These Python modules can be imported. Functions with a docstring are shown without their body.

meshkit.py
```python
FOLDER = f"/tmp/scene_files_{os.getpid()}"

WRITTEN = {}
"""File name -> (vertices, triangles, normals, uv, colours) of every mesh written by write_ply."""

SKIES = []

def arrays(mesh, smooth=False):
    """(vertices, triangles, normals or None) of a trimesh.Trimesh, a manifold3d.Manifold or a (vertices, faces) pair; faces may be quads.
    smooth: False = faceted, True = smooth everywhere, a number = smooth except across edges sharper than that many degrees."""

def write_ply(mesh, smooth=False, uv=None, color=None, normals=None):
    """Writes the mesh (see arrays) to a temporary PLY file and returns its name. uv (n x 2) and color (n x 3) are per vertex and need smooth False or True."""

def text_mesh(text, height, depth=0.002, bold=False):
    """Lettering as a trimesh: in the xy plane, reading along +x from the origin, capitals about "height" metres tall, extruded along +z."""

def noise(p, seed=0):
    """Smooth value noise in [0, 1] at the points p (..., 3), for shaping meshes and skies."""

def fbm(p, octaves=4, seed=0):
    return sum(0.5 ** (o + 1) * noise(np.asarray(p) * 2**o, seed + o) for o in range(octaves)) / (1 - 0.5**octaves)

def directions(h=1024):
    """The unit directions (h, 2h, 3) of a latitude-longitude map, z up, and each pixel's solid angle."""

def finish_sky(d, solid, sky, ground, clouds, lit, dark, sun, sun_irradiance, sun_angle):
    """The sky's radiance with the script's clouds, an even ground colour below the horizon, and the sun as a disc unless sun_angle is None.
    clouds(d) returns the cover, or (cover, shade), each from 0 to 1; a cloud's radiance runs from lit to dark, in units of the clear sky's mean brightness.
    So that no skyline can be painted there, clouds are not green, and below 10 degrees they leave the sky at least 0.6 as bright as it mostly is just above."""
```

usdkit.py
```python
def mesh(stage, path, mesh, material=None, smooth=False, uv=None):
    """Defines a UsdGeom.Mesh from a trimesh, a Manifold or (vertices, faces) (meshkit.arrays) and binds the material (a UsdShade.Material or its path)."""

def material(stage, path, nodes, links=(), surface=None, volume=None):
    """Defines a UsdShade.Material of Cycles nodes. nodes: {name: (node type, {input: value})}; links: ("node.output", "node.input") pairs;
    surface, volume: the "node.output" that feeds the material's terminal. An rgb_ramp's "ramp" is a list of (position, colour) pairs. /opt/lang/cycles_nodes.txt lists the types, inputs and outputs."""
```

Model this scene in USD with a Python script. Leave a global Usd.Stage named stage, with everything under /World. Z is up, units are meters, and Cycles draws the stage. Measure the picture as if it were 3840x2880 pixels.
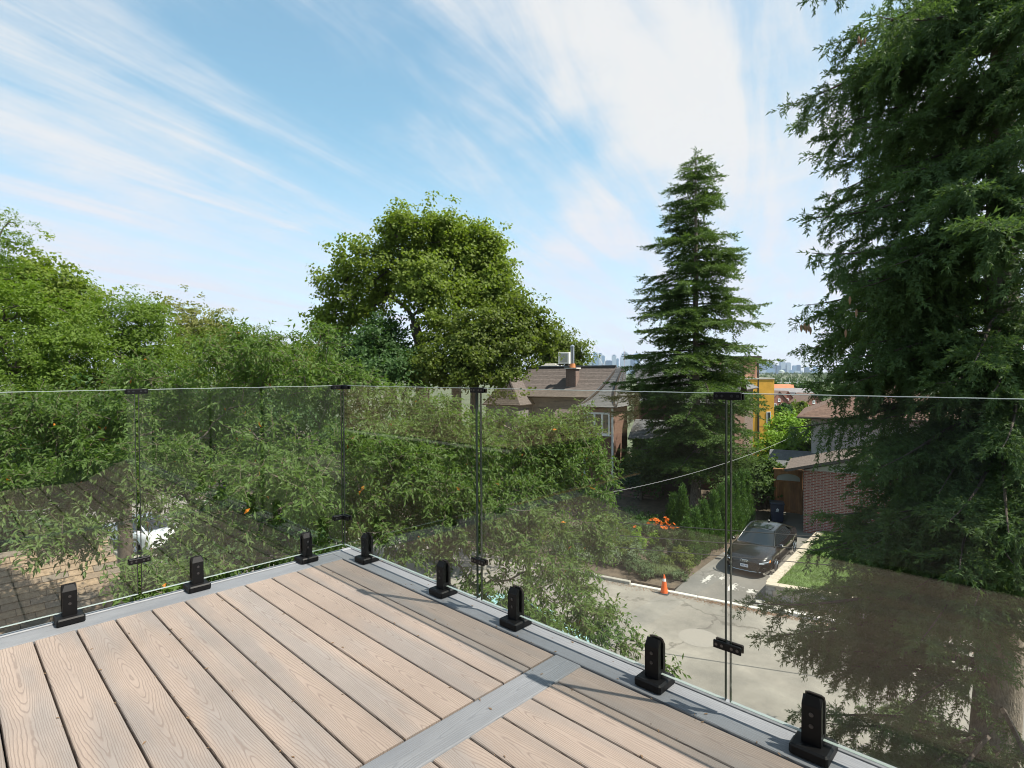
import math, random
import numpy as np
import trimesh
import usdkit, meshkit
from pxr import Usd, UsdGeom, UsdLux, UsdShade, Gf, Sdf, Vt

stage = Usd.Stage.CreateInMemory()
UsdGeom.SetStageUpAxis(stage, 'Z')
UsdGeom.SetStageMetersPerUnit(stage, 1.0)
UsdGeom.Xform.Define(stage, '/World')
UsdGeom.Scope.Define(stage, '/World/Looks')

# ---------------------------------------------------------------- camera, sky, sun, exposure
EYE = 1.13                      # the camera is held 1.13 m above the deck boards (z = 0)
CAM_R = np.array([0.69503742, -0.71895462, -0.00521885])
CAM_U = np.array([0.01592616, 0.00813857, 0.99984005])
CAM_F = np.array([0.71879715, 0.69500936, -0.0171068])
cam = UsdGeom.Camera.Define(stage, '/World/camera')
m = Gf.Matrix4d(*[float(x) for x in (*CAM_R, 0, *CAM_U, 0, *(-CAM_F), 0, 0, 0, EYE, 1)])
cam.AddTransformOp().Set(m)
cam.CreateHorizontalApertureAttr(36.0)
cam.CreateVerticalApertureAttr(27.0)
cam.CreateFocalLengthAttr(36.0 * 2081.3 / 3840)
cam.CreateClippingRangeAttr(Gf.Vec2f(0.05, 30000))
cam.CreateExposureAttr(1.02)

SUN = np.array([0.42, -0.91, 1.62]); SUN /= np.linalg.norm(SUN)
SUN_EL, SUN_ROT = math.asin(SUN[2]), math.atan2(SUN[0], SUN[1])
sun = UsdLux.DistantLight.Define(stage, '/World/sun')
sun.CreateIntensityAttr(1.12); sun.CreateAngleAttr(0.53); sun.CreateNormalizeAttr(True)
sun.CreateColorAttr(Gf.Vec3f(1.0, 0.93, 0.82))
zc = SUN; xc = np.cross([0, 0, 1.0], zc); xc /= np.linalg.norm(xc); yc = np.cross(zc, xc)
sun.AddTransformOp().Set(Gf.Matrix4d(*[float(v) for v in (*xc, 0, *yc, 0, *zc, 0, 0, 0, 0, 1)]))

FH = CAM_F * [1, 1, 0]; FH /= np.linalg.norm(FH)          # level view direction and level right
RH = np.array([FH[1], -FH[0], 0])
def heading(px):                                          # level direction under a column of the 2212-wide view
    v = FH * 1199 + RH * (px - 1106); return v / np.linalg.norm(v)
def look_dir(px, py):
    v = CAM_R * (px - 1106) / 1199 - CAM_U * (py - 829.5) / 1199 + CAM_F
    return v / np.linalg.norm(v)

SKY_STRENGTH, CLOUD_GAIN, SKY_TINT = 0.096, 4.55, (1.0, 1.34, 1.13)
CLOUD_LOW, CLOUD_MID, CLOUD_TOP, VEIL = (0.62, 0.80, 1.0), (0.86, 0.93, 1.02), (1.0, 1.0, 1.0), (3.85, 4.0, 4.95)
def sky_material():
    n, l = {}, []
    n['sky'] = ('sky_texture', dict(sky_type='single_scattering', sun_disc=False, sun_elevation=SUN_EL, sun_rotation=SUN_ROT,
                                    altitude=100.0, air_density=1.0, aerosol_density=0.6, ozone_density=1.6))
    n['geo'] = ('texture_coordinate', {})
    n['sep'] = ('separate_xyz', {})
    l += [('geo.generated', 'sep.vector')]
    # clouds lie on a level layer: direction / height, streaks along one heading
    n['zz'] = ('math', dict(math_type='maximum', value2=0.02)); l += [('sep.z', 'zz.value1')]
    n['za'] = ('math', dict(math_type='add', value2=0.10)); l += [('zz.value', 'za.value1')]
    n['inv'] = ('math', dict(math_type='divide', value1=1.0)); l += [('za.value', 'inv.value2')]
    n['pl'] = ('vector_math', dict(math_type='scale')); l += [('geo.generated', 'pl.vector1'), ('inv.value', 'pl.scale')]
    h = heading(1690); k = np.array([h[1], -h[0], 0])
    n['ph'] = ('vector_math', dict(math_type='dot_product', vector2=tuple(h))); l += [('pl.vector', 'ph.vector1')]
    n['pk'] = ('vector_math', dict(math_type='dot_product', vector2=tuple(k))); l += [('pl.vector', 'pk.vector1')]
    n['hs'] = ('math', dict(math_type='multiply', value2=0.30)); l += [('ph.value', 'hs.value1')]
    n['ks'] = ('math', dict(math_type='multiply', value2=1.9)); l += [('pk.value', 'ks.value1')]
    n['cv'] = ('combine_xyz', dict(z=3.7)); l += [('hs.value', 'cv.x'), ('ks.value', 'cv.y')]
    n['n1'] = ('noise_texture', dict(scale=2.1, detail=10.0, roughness=0.60, distortion=0.55)); l += [('cv.vector', 'n1.vector')]
    n['cv2'] = ('combine_xyz', dict(z=9.1)); l += [('ph.value', 'cv2.x'), ('pk.value', 'cv2.y')]
    n['n2'] = ('noise_texture', dict(scale=2.2, detail=8.0, roughness=0.6, distortion=0.2)); l += [('cv2.vector', 'n2.vector')]
    n['mixn'] = ('mix_float', dict(fac=0.36)); l += [('n1.fac', 'mixn.a'), ('n2.fac', 'mixn.b')]
    acc = 'mixn.result'
    # the large cloud masses and blue openings, each at its own direction in the sky
    spots = [(1290, 170, 0.34, 0.13), (1620, 330, 0.34, 0.16), (1130, 40, 0.26, 0.10), (1440, 250, 0.20, 0.10), (1270, 500, 0.12, 0.24), (1200, 235, 0.07, 0.14),
             (1800, 120, 0.25, -0.08), (900, 330, 0.30, -0.14), (1180, 370, 0.18, -0.11), (720, 170, 0.26, -0.10), (480, 80, 0.26, -0.09),
             (120, 250, 0.45, 0.07), (330, 480, 0.40, 0.07), (2050, 420, 0.5, 0.10), (800, 20, 0.18, -0.06), (-300, 50, 0.6, 0.05), (2400, -500, 0.8, 0.08),
             (1000, -600, 0.5, 0.06)]
    for i, (px, py, r, a) in enumerate(spots):
        n[f'd{i}'] = ('vector_math', dict(math_type='distance', vector2=tuple(look_dir(px, py)))); l += [('geo.generated', f'd{i}.vector1')]
        n[f'm{i}'] = ('map_range', dict(range_type='smootherstep', from_min=0.0, from_max=r, to_min=a * 0.60, to_max=0.0, clamp=True)); l += [(f'd{i}.value', f'm{i}.value')]
        n[f'a{i}'] = ('math', dict(math_type='add')); l += [(acc, f'a{i}.value1'), (f'm{i}.result', f'a{i}.value2')]
        acc = f'a{i}.value'
    n['cov'] = ('map_range', dict(range_type='smoothstep', from_min=0.33, from_max=0.73, to_min=0.14, to_max=0.95, clamp=True)); l += [(acc, 'cov.value')]
    n['cc'] = ('rgb_ramp', dict(ramp=[(0.0, CLOUD_LOW), (0.45, CLOUD_MID), (0.9, CLOUD_TOP), (1.0, CLOUD_TOP)])); l += [('cov.result', 'cc.fac')]
    n['sc'] = ('vector_math', dict(math_type='scale', scale=CLOUD_GAIN)); l += [('cc.color', 'sc.vector1')]
    n['tint'] = ('mix', dict(mix_type='multiply', fac=1.0, color2=SKY_TINT)); l += [('sky.color', 'tint.color1')]
    n['mixc'] = ('mix', dict(mix_type='mix')); l += [('cov.result', 'mixc.fac'), ('tint.color', 'mixc.color1'), ('sc.vector', 'mixc.color2')]
    # thin even veil towards the horizon
    n['veil'] = ('map_range', dict(range_type='smoothstep', from_min=0.0, from_max=0.42, to_min=0.86, to_max=0.0, clamp=True)); l += [('sep.z', 'veil.value')]
    n['vb'] = ('math', dict(math_type='multiply')); n['vc'] = ('map_range', dict(from_min=0.35, from_max=0.65, to_min=1.0, to_max=0.72, clamp=True))
    l += [('n2.fac', 'vc.value'), ('veil.result', 'vb.value1'), ('vc.result', 'vb.value2')]
    n['mix'] = ('mix', dict(mix_type='mix', color2=VEIL)); l += [('vb.value', 'mix.fac'), ('mixc.color', 'mix.color1')]
    n['bg'] = ('background_shader', dict(strength=SKY_STRENGTH)); l += [('mix.color', 'bg.color')]
    return usdkit.material(stage, '/World/Looks/sky_look', n, l, surface='bg.background')
dome = UsdLux.DomeLight.Define(stage, '/World/sky')
dome.GetPrim().SetCustomDataByKey('kind', 'structure')
UsdShade.MaterialBindingAPI.Apply(dome.GetPrim()).Bind(sky_material())

# ---------------------------------------------------------------- helpers
used = {}
def numbered(name, parent='/World'):
    k = (parent, name); i = used.get(k, -1) + 1; used[k] = i
    return name if i == 0 else f'{name}_{i:03d}'
def tag(p, label=None, cat=None, group=None, kind=None):
    p = p.GetPrim() if hasattr(p, 'GetPrim') else p
    for k, v in (('label', label), ('category', cat), ('group', group), ('kind', kind)):
        if v: p.SetCustomDataByKey(k, v)
    return p
def thing(name, label, cat, loc=(0, 0, 0), rz=0.0, group=None):
    x = UsdGeom.Xform.Define(stage, '/World/' + numbered(name))
    x.AddTranslateOp().Set(Gf.Vec3d(*map(float, loc)))
    if rz: x.AddRotateZOp().Set(math.degrees(rz))
    return tag(x, label, cat, group)
def clone(src, loc, rz=0.0, label=None, name=None):
    was = src.GetCustomData()
    r = thing(name or src.GetName().rstrip('0123456789').rstrip('_'), label or was['label'], was['category'], loc, rz, was.get('group'))
    r.GetReferences().AddInternalReference(src.GetPath()); r.SetInstanceable(True)
    return r
def arrays(g):
    if isinstance(g, MB): return g.get()
    if isinstance(g, trimesh.Trimesh): return np.asarray(g.vertices), np.asarray(g.faces)
    return g
def obj(name, g, mat, parent=None, smooth=False, loc=None, rz=None, kind=None, label=None):
    base = str(parent.GetPath()) if parent is not None else '/World'
    path = base + '/' + numbered(name, base)
    v, f = arrays(g)
    ms = usdkit.mesh(stage, path, (np.asarray(v, float), np.asarray(f, int)), mat, smooth)
    if loc is not None: ms.AddTranslateOp().Set(Gf.Vec3d(*map(float, loc)))
    if rz: ms.AddRotateZOp().Set(math.degrees(rz))
    return tag(ms, label=label, kind=kind)
class MB:
    def __init__(s): s.v, s.f, s.n = [], [], 0
    def add(s, v, f):
        v = np.asarray(v, float).reshape(-1, 3); s.v.append(v); s.f.append(np.asarray(f, int).reshape(-1, 3) + s.n); s.n += len(v); return s
    def get(s): return np.vstack(s.v), np.vstack(s.f)
    def tm(s, t): return s.add(np.asarray(t.vertices), np.asarray(t.faces))
    def box(s, lo, hi, M=None, o=(0, 0, 0)):
        lo, hi = np.array(lo, float), np.array(hi, float)
        v = np.array([[x, y, z] for z in (0, 1) for y in (0, 1) for x in (0, 1)], float) * (hi - lo) + lo
        if M is not None: v = v @ np.asarray(M).T
        return s.add(v + np.asarray(o), BOXF)
    def cbox(s, lo, hi, c, M=None, o=(0, 0, 0), bottom=True):
        """a box whose vertical and top edges are chamfered by c"""
        lo, hi = np.array(lo, float), np.array(hi, float)
        def ring(x0, y0, x1, y1, k, z): return [(x0 + k, y0, z), (x1 - k, y0, z), (x1, y0 + k, z), (x1, y1 - k, z), (x1 - k, y1, z), (x0 + k, y1, z), (x0, y1 - k, z), (x0, y0 + k, z)]
        v = ring(lo[0], lo[1], hi[0], hi[1], c, lo[2]) + ring(lo[0], lo[1], hi[0], hi[1], c, hi[2] - c) + ring(lo[0] + c, lo[1] + c, hi[0] - c, hi[1] - c, c * .4, hi[2])
        f = []
        for r in (0, 8):
            for i in range(8):
                j = (i + 1) % 8; f += [(r + i, r + j, r + 8 + j), (r + i, r + 8 + j, r + 8 + i)]
        f += [(16, 16 + i, 17 + i) for i in range(1, 7)]
        f += [(0, i + 1, i) for i in range(1, 7)]
        v = np.array(v)
        if M is not None: v = v @ np.asarray(M).T
        return s.add(v + np.asarray(o), f)
    def tube(s, pts, rad, n=6, cap=True):
        pts = np.asarray(pts, float); rad = np.broadcast_to(np.asarray(rad, float), len(pts))
        t = np.gradient(pts, axis=0); t /= np.linalg.norm(t, axis=1)[:, None] + 1e-12
        a = np.cross(t[0], [0, 0, 1.0]) if abs(t[0, 2]) < 0.9 else np.cross(t[0], [1.0, 0, 0])
        a /= np.linalg.norm(a) + 1e-12; A = np.zeros_like(pts)
        for i in range(len(pts)):
            a = a - t[i] * (a @ t[i]); a /= np.linalg.norm(a) + 1e-12; A[i] = a
        B = np.cross(t, A); th = np.arange(n) * 2 * np.pi / n
        v = pts[:, None] + rad[:, None, None] * (A[:, None] * np.cos(th)[None, :, None] + B[:, None] * np.sin(th)[None, :, None])
        f = []
        for i in range(len(pts) - 1):
            for j in range(n):
                k = (j + 1) % n; p, q = i * n + j, i * n + k
                f += [(p, q, q + n), (p, q + n, p + n)]
        v = v.reshape(-1, 3)
        if cap:
            f += [(0, j + 1, j) for j in range(1, n - 1)]
            e = (len(pts) - 1) * n; f += [(e, e + j, e + j + 1) for j in range(1, n - 1)]
        return s.add(v, f)
    def cyl(s, a, b, r, n=10, r2=None): return s.tube([a, b], [r, r if r2 is None else r2], n)
    def poly(s, pts, thick=0.0, nrm=None):
        """a flat convex polygon; with thick, a slab"""
        pts = np.asarray(pts, float); k = len(pts)
        if not thick: return s.add(pts, [(0, i, i + 1) for i in range(1, k - 1)])
        nn = np.cross(pts[1] - pts[0], pts[2] - pts[0]); nn /= np.linalg.norm(nn)
        v = np.vstack([pts, pts - nn * thick])
        f = [(0, i, i + 1) for i in range(1, k - 1)] + [(k, k + i + 1, k + i) for i in range(1, k - 1)]
        for i in range(k):
            j = (i + 1) % k; f += [(i, k + j, j), (i, k + i, k + j)]
        return s.add(v, f)
BOXF = np.array([(0, 2, 1), (1, 2, 3), (4, 5, 6), (5, 7, 6), (0, 1, 4), (1, 5, 4), (2, 6, 3), (3, 6, 7), (0, 4, 2), (2, 4, 6), (1, 3, 5), (3, 7, 5)])
def rotz(a): c, s = math.cos(a), math.sin(a); return np.array([[c, -s, 0], [s, c, 0], [0, 0, 1.0]])
def xy(px, py, D):                      # a point D metres ahead, under a pixel of the 2212-wide view of the photograph
    return np.array([0, 0, EYE]) + D * (CAM_F + CAM_R * (px - 1106) / 1199 - CAM_U * (py - 829.5) / 1199)
def hit(px, py, z):
    v = look_dir(px, py); return np.array([0, 0, EYE]) + v * (z - EYE) / v[2]
def up(p, z): return np.array([p[0], p[1], z])

def mat(name, nodes, links, surface='p.BSDF', volume=None): return usdkit.material(stage, '/World/Looks/' + name, nodes, links, surface=surface, volume=volume)
def plain(name, col, rough=0.6, metal=0.0, spec=0.5, var=0.0, scale=6.0, bump=0.0, bscale=None, coat=0.0, dist=0.01, island=0.0, space='position', stretch=(1, 1, 1), detail=4.0):
    """principled with noise in the colour (var), a tone per separate piece (island) and fine relief (bump)"""
    n = {'p': ('principled_bsdf', dict(base_color=col, roughness=rough, metallic=metal, specular_ior_level=spec, coat_weight=coat))}; l = []
    cur = None
    if var or bump:
        n['g'] = ('geometry', {}) if space == 'position' else ('texture_coordinate', {})
        n['mp'] = ('mapping', dict(scale=stretch)); l += [('g.' + space, 'mp.vector')]
    if var:
        n['t'] = ('noise_texture', dict(scale=scale, detail=detail, roughness=0.6)); l += [('mp.vector', 't.vector')]
        c = np.array(col); n['r'] = ('rgb_ramp', dict(ramp=[(0.28, tuple(c * (1 - var))), (0.72, tuple(np.minimum(c * (1 + var), 0.95)))])); l += [('t.fac', 'r.fac')]
        cur = 'r.color'
    if island:
        n['gi'] = ('geometry', {}); n['ir'] = ('map_range', dict(to_min=1 - island, to_max=1 + island)); l += [('gi.random_per_island', 'ir.value')]
        n['is'] = ('vector_math', dict(math_type='scale', vector1=col)); l += [('ir.result', 'is.scale')]
        if cur: l += [(cur, 'is.vector1')]
        cur = 'is.vector'
    if cur: l += [(cur, 'p.base_color')]
    if bump:
        n['bt'] = ('noise_texture', dict(scale=bscale or scale * 4, detail=5.0)); n['b'] = ('bump', dict(strength=bump, distance=dist))
        l += [('mp.vector', 'bt.vector'), ('bt.fac', 'b.height'), ('b.normal', 'p.normal')]
    return mat(name, n, l)

def board_material(name, light, dark, grey, greyness, lines=1.0):
    """composite decking with pressed-in cathedral grain: level lines of across^2 plus a slow drift along the board"""
    n, l = {}, []
    n['tc'] = ('texture_coordinate', {}); n['s'] = ('separate_xyz', {}); l += [('tc.object', 's.vector')]
    n['oi'] = ('object_info', {}); n['r'] = ('math', dict(math_type='multiply', value2=83.0)); l += [('oi.random', 'r.value1')]
    def vec(k, sx, sy):
        n[k + 'x'] = ('math', dict(math_type='multiply', value2=sx)); n[k + 'y'] = ('math', dict(math_type='multiply', value2=sy))
        n[k] = ('combine_xyz', {}); l.extend([('s.x', k + 'x.value1'), ('s.y', k + 'y.value1'), (k + 'x.value', k + '.x'), (k + 'y.value', k + '.y'), ('r.value', k + '.z')])
    vec('v1', 3.4, 1.0); vec('v2', 26.0, 8.0); vec('v3', 7.0, 1.1); vec('v4', 260.0, 9.0)
    n['low'] = ('noise_texture', dict(scale=1.0, detail=0.6)); l += [('v1.vector', 'low.vector')]
    n['wig'] = ('noise_texture', dict(scale=1.0, detail=2.5)); l += [('v2.vector', 'wig.vector')]
    n['str'] = ('noise_texture', dict(scale=1.0, detail=2.0)); l += [('v3.vector', 'str.vector')]
    n['fib'] = ('noise_texture', dict(scale=1.0, detail=2.0)); l += [('v4.vector', 'fib.vector')]
    n['x2'] = ('math', dict(math_type='multiply')); l += [('s.x', 'x2.value1'), ('s.x', 'x2.value2')]
    n['x3'] = ('math', dict(math_type='add', value2=0.00010)); l += [('x2.value', 'x3.value1')]
    n['xx'] = ('math', dict(math_type='sqrt')); l += [('x3.value', 'xx.value1')]
    n['F1'] = ('math', dict(math_type='multiply_add', value2=150.0 * lines)); l += [('xx.value', 'F1.value1'), ('lo.value', 'F1.value3')]
    n['lo'] = ('math', dict(math_type='multiply', value2=26.0 * lines)); l += [('low.fac', 'lo.value1')]
    n['F2'] = ('math', dict(math_type='multiply_add', value2=1.9)); l += [('wig.fac', 'F2.value1'), ('F1.value', 'F2.value3')]
    n['fr'] = ('math', dict(math_type='fraction')); l += [('F2.value', 'fr.value1')]
    n['ln'] = ('rgb_ramp', dict(ramp=[(0.0, (0, 0, 0)), (0.10, (1, 1, 1)), (0.20, (1, 1, 1)), (0.38, (0.1, 0.1, 0.1)), (1.0, (0, 0, 0))])); l += [('fr.value', 'ln.fac')]
    n['gm'] = ('map_range', dict(range_type='smoothstep', from_min=0.42, from_max=0.66, to_min=0.0, to_max=greyness, clamp=True)); l += [('str.fac', 'gm.value')]
    n['base'] = ('mix', dict(color1=light, color2=grey)); l += [('gm.result', 'base.fac')]
    n['fb'] = ('map_range', dict(from_min=0.3, from_max=0.7, to_min=0.93, to_max=1.07)); l += [('fib.fac', 'fb.value')]
    n['tone'] = ('map_range', dict(to_min=0.90, to_max=1.07)); l += [('oi.random', 'tone.value')]
    n['gp'] = ('geometry', {}); n['st'] = ('noise_texture', dict(scale=2.3, detail=5.0, roughness=0.55)); l += [('gp.position', 'st.vector')]
    n['sm'] = ('map_range', dict(from_min=0.3, from_max=0.7, to_min=0.88, to_max=1.08)); l += [('st.fac', 'sm.value')]
    n['ft0'] = ('math', dict(math_type='multiply')); l += [('fb.result', 'ft0.value1'), ('tone.result', 'ft0.value2')]
    n['ft'] = ('math', dict(math_type='multiply')); l += [('ft0.value', 'ft.value1'), ('sm.result', 'ft.value2')]
    n['b2'] = ('vector_math', dict(math_type='scale')); l += [('base.color', 'b2.vector1'), ('ft.value', 'b2.scale')]
    n['lf'] = ('math', dict(math_type='multiply', value2=0.62)); l += [('ln.color', 'lf.value1')]
    n['col'] = ('mix', dict(color2=dark)); l += [('lf.value', 'col.fac'), ('b2.vector', 'col.color1')]
    n['p'] = ('principled_bsdf', dict(roughness=0.62, specular_ior_level=0.35)); l += [('col.color', 'p.base_color')]
    n['bmp'] = ('bump', dict(strength=0.5, distance=0.0012, invert=True)); l += [('ln.color', 'bmp.height'), ('bmp.normal', 'p.normal')]
    return mat(name, n, l)

def leaf_material(name, cols, trans=0.30, rough=0.55, spec=0.3, gain=1.3):
    """cols: colours from one leaf to the next"""
    n, l = {}, []; cols = [(k, tuple(min(v * gain, 0.7) for v in c)) for k, c in cols]
    n['g'] = ('geometry', {}); n['r'] = ('rgb_ramp', dict(ramp=cols)); l += [('g.random_per_island', 'r.fac')]
    n['p'] = ('principled_bsdf', dict(roughness=rough, specular_ior_level=spec)); l += [('r.color', 'p.base_color')]
    n['tt'] = ('mix', dict(mix_type='multiply', fac=1.0, color2=(1.25, 1.35, 0.55))); l += [('r.color', 'tt.color1')]
    n['t'] = ('translucent_bsdf', {}); l += [('tt.color', 't.color')]
    n['m'] = ('mix_closure', dict(fac=trans)); l += [('p.BSDF', 'm.closure1'), ('t.BSDF', 'm.closure2')]
    return mat(name, n, l, surface='m.closure')

def pane_material(name, tint, lo=0.04, hi=0.6):
    n = {'w': ('layer_weight', dict(blend=0.5)), 'e': ('math', dict(math_type='power', value2=5.0)), 'f': ('math', dict(math_type='multiply_add', value2=hi - lo, value3=lo)),
         't': ('transparent_bsdf', dict(color=tint)), 'g': ('glossy_bsdf', dict(color=(1, 1, 1), roughness=0.0)), 'm': ('mix_closure', {})}
    return mat(name, n, [('w.facing', 'e.value1'), ('e.value', 'f.value1'), ('f.value', 'm.fac'), ('t.BSDF', 'm.closure1'), ('g.BSDF', 'm.closure2')], surface='m.closure')

# ---------------------------------------------------------------- materials of the deck
BROWN = board_material('brown_composite', (0.268, 0.215, 0.180), (0.150, 0.115, 0.098), (0.205, 0.185, 0.172), 0.85)
GREY = board_material('grey_composite', (0.185, 0.192, 0.205), (0.12, 0.127, 0.14), (0.15, 0.16, 0.177), 0.8, lines=0.9)
TRIM = plain('grey_trim', (0.205, 0.215, 0.23), 0.6, var=0.12, scale=30, stretch=(1, 1, 1))
BLACK = plain('black_powder_coat', (0.0045, 0.0045, 0.005), 0.5, spec=0.22, bump=0.08, bscale=900, dist=0.001)
BOLT = plain('dark_steel_bolt', (0.10, 0.10, 0.105), 0.28, metal=0.9)
GLASS = pane_material('railing_glass', (0.955, 0.968, 0.958))
EDGE = plain('polished_glass_edge', (0.30, 0.345, 0.33), 0.15, spec=0.8)
EDGE2 = plain('glass_end', (0.010, 0.016, 0.014), 0.3, spec=0.3)

# ---------------------------------------------------------------- deck
GAP, PITCH = 0.0055, 0.1445
deck = thing('deck', 'brown composite roof deck with grey picture frame border', 'deck')
def plank(w, lo, hi, c=0.0035, t=0.024):
    """a board along y, its centre line at x = 0, top at z = 0"""
    pr = np.array([(-w / 2, -t), (w / 2, -t), (w / 2, -c * 1.6), (w / 2 - c * .5, -c * .5), (w / 2 - c * 1.6, 0), (-w / 2 + c * 1.6, 0), (-w / 2 + c * .5, -c * .5), (-w / 2, -c * 1.6)])
    k = len(pr); v = [(x, y, z) for y in (lo, hi) for x, z in pr]; f = []
    for i in range(k):
        j = (i + 1) % k; f += [(i, k + j, j), (i, k + i, k + j)]
    f += [(0, i, i + 1) for i in range(1, k - 1)] + [(k, k + i + 1, k + i) for i in range(1, k - 1)]
    return np.array(v, float), np.array(f)[:, ::-1]
def lay(name, w, lo, hi, x, mt, rz=0.0, z=0.0, y=0.0, label=None):
    mid = (lo + hi) / 2
    R = rotz(rz); c = R @ np.array([0, mid, 0])
    return obj(name, plank(w, lo - mid, hi - mid), mt, deck, smooth=False, loc=(x + c[0], y + c[1], z), rz=rz, label=label)
X0, YD0, YD1 = 0.267, 1.292, 1.424
for k in range(-4, 10):
    x = X0 + PITCH * (k + 0.5)
    if x > -0.2: lay('deck_board', PITCH - GAP, YD1 + 0.003, 3.113, x, BROWN)
    if x > -0.2: lay('deck_board', PITCH - GAP, -2.58, YD0 - 0.003, x, BROWN)
for k in range(-14, -3): lay('deck_board', PITCH - GAP, 2.36, 3.113, X0 + PITCH * (k + 0.5), BROWN)
lay('border_board', 0.134, -2.58, 3.258, 1.788, GREY, label='grey border board along the street side')
lay("border_board", 0.134, -2.2, 1.718, 0, GREY, rz=-math.pi / 2, y=3.188, label='grey border board along the left railing')
lay('divider_board', YD1 - YD0 - 0.004, -0.16, 1.714, 0, GREY, rz=-math.pi / 2, y=(YD0 + YD1) / 2, label='grey divider board between the two fields of brown boards')
b = MB(); b.cbox((1.859, -2.58, -0.03), (1.886, 3.292, 0.004), 0.004); obj('edge_trim', b, TRIM, deck)
b = MB(); b.cbox((-2.2, 3.261, -0.03), (1.857, 3.292, 0.004), 0.004); obj('edge_trim', b, TRIM, deck)
b = MB(); b.cbox((1.865, -2.58, -0.26), (1.884, 3.290, -0.032), 0.003); b.cbox((-2.2, 3.268, -0.26), (1.862, 3.288, -0.032), 0.003); obj('fascia', b, GREY, deck)
b = MB(); b.box((-2.2, -2.58, -0.24), (1.86, 3.26, -0.034)); obj('deck_frame', b, plain('deck_frame_black', (0.02, 0.018, 0.016), 0.9), deck)

# glass railing
XG, YG, ZB, ZT, TH = 1.800, 3.250, 0.046, 1.066, 0.012
def glass_panel(along, lo, hi, label):
    """along 'x': the railing on the left; along 'y': the one towards the street"""
    mid = (lo + hi) / 2; L = (hi - lo) / 2; h = TH / 2
    loc, rz = ((mid, YG, 0), 0.0) if along == 'x' else ((XG, mid, 0), -math.pi / 2)
    t = thing('glass_railing', label, 'glass railing', loc, rz, 'frameless glass railing of the deck')
    e = 0.0025
    b = MB(); b.box((-L + e, -h, ZB + e), (L - e, h, ZT - e)); obj('pane', b, GLASS, t)
    b = MB(); b.cbox((-L, -h, ZT - e + .0002), (L, h, ZT), 0.001); obj('top_edge', b, EDGE, t)
    b = MB(); b.cbox((-L, -h, ZB), (L, h, ZB + e - .0002), 0.001); obj('bottom_edge', b, EDGE, t)
    for s in (-1, 1):
        b = MB(); b.box((min(s * L, s * (L - e + .0002)), -h, ZB + e), (max(s * L, s * (L - e + .0002)), h, ZT - e)); obj('end_edge', b, EDGE2, t)
    return t
glass_panel('x', -2.0, 0.676, 'clear glass panel at the far left of the left railing')
glass_panel('x', 0.690, 1.790, 'clear glass panel of the left railing next to the corner')
glass_panel('y', 1.978, 3.242, 'clear glass panel of the street railing next to the corner')
glass_panel('y', 0.760, 1.950, 'clear glass panel in the middle of the street railing, before the parked car')
glass_panel('y', -1.30, 0.746, 'clear glass panel at the near end of the street railing, before the big spruce')

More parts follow.
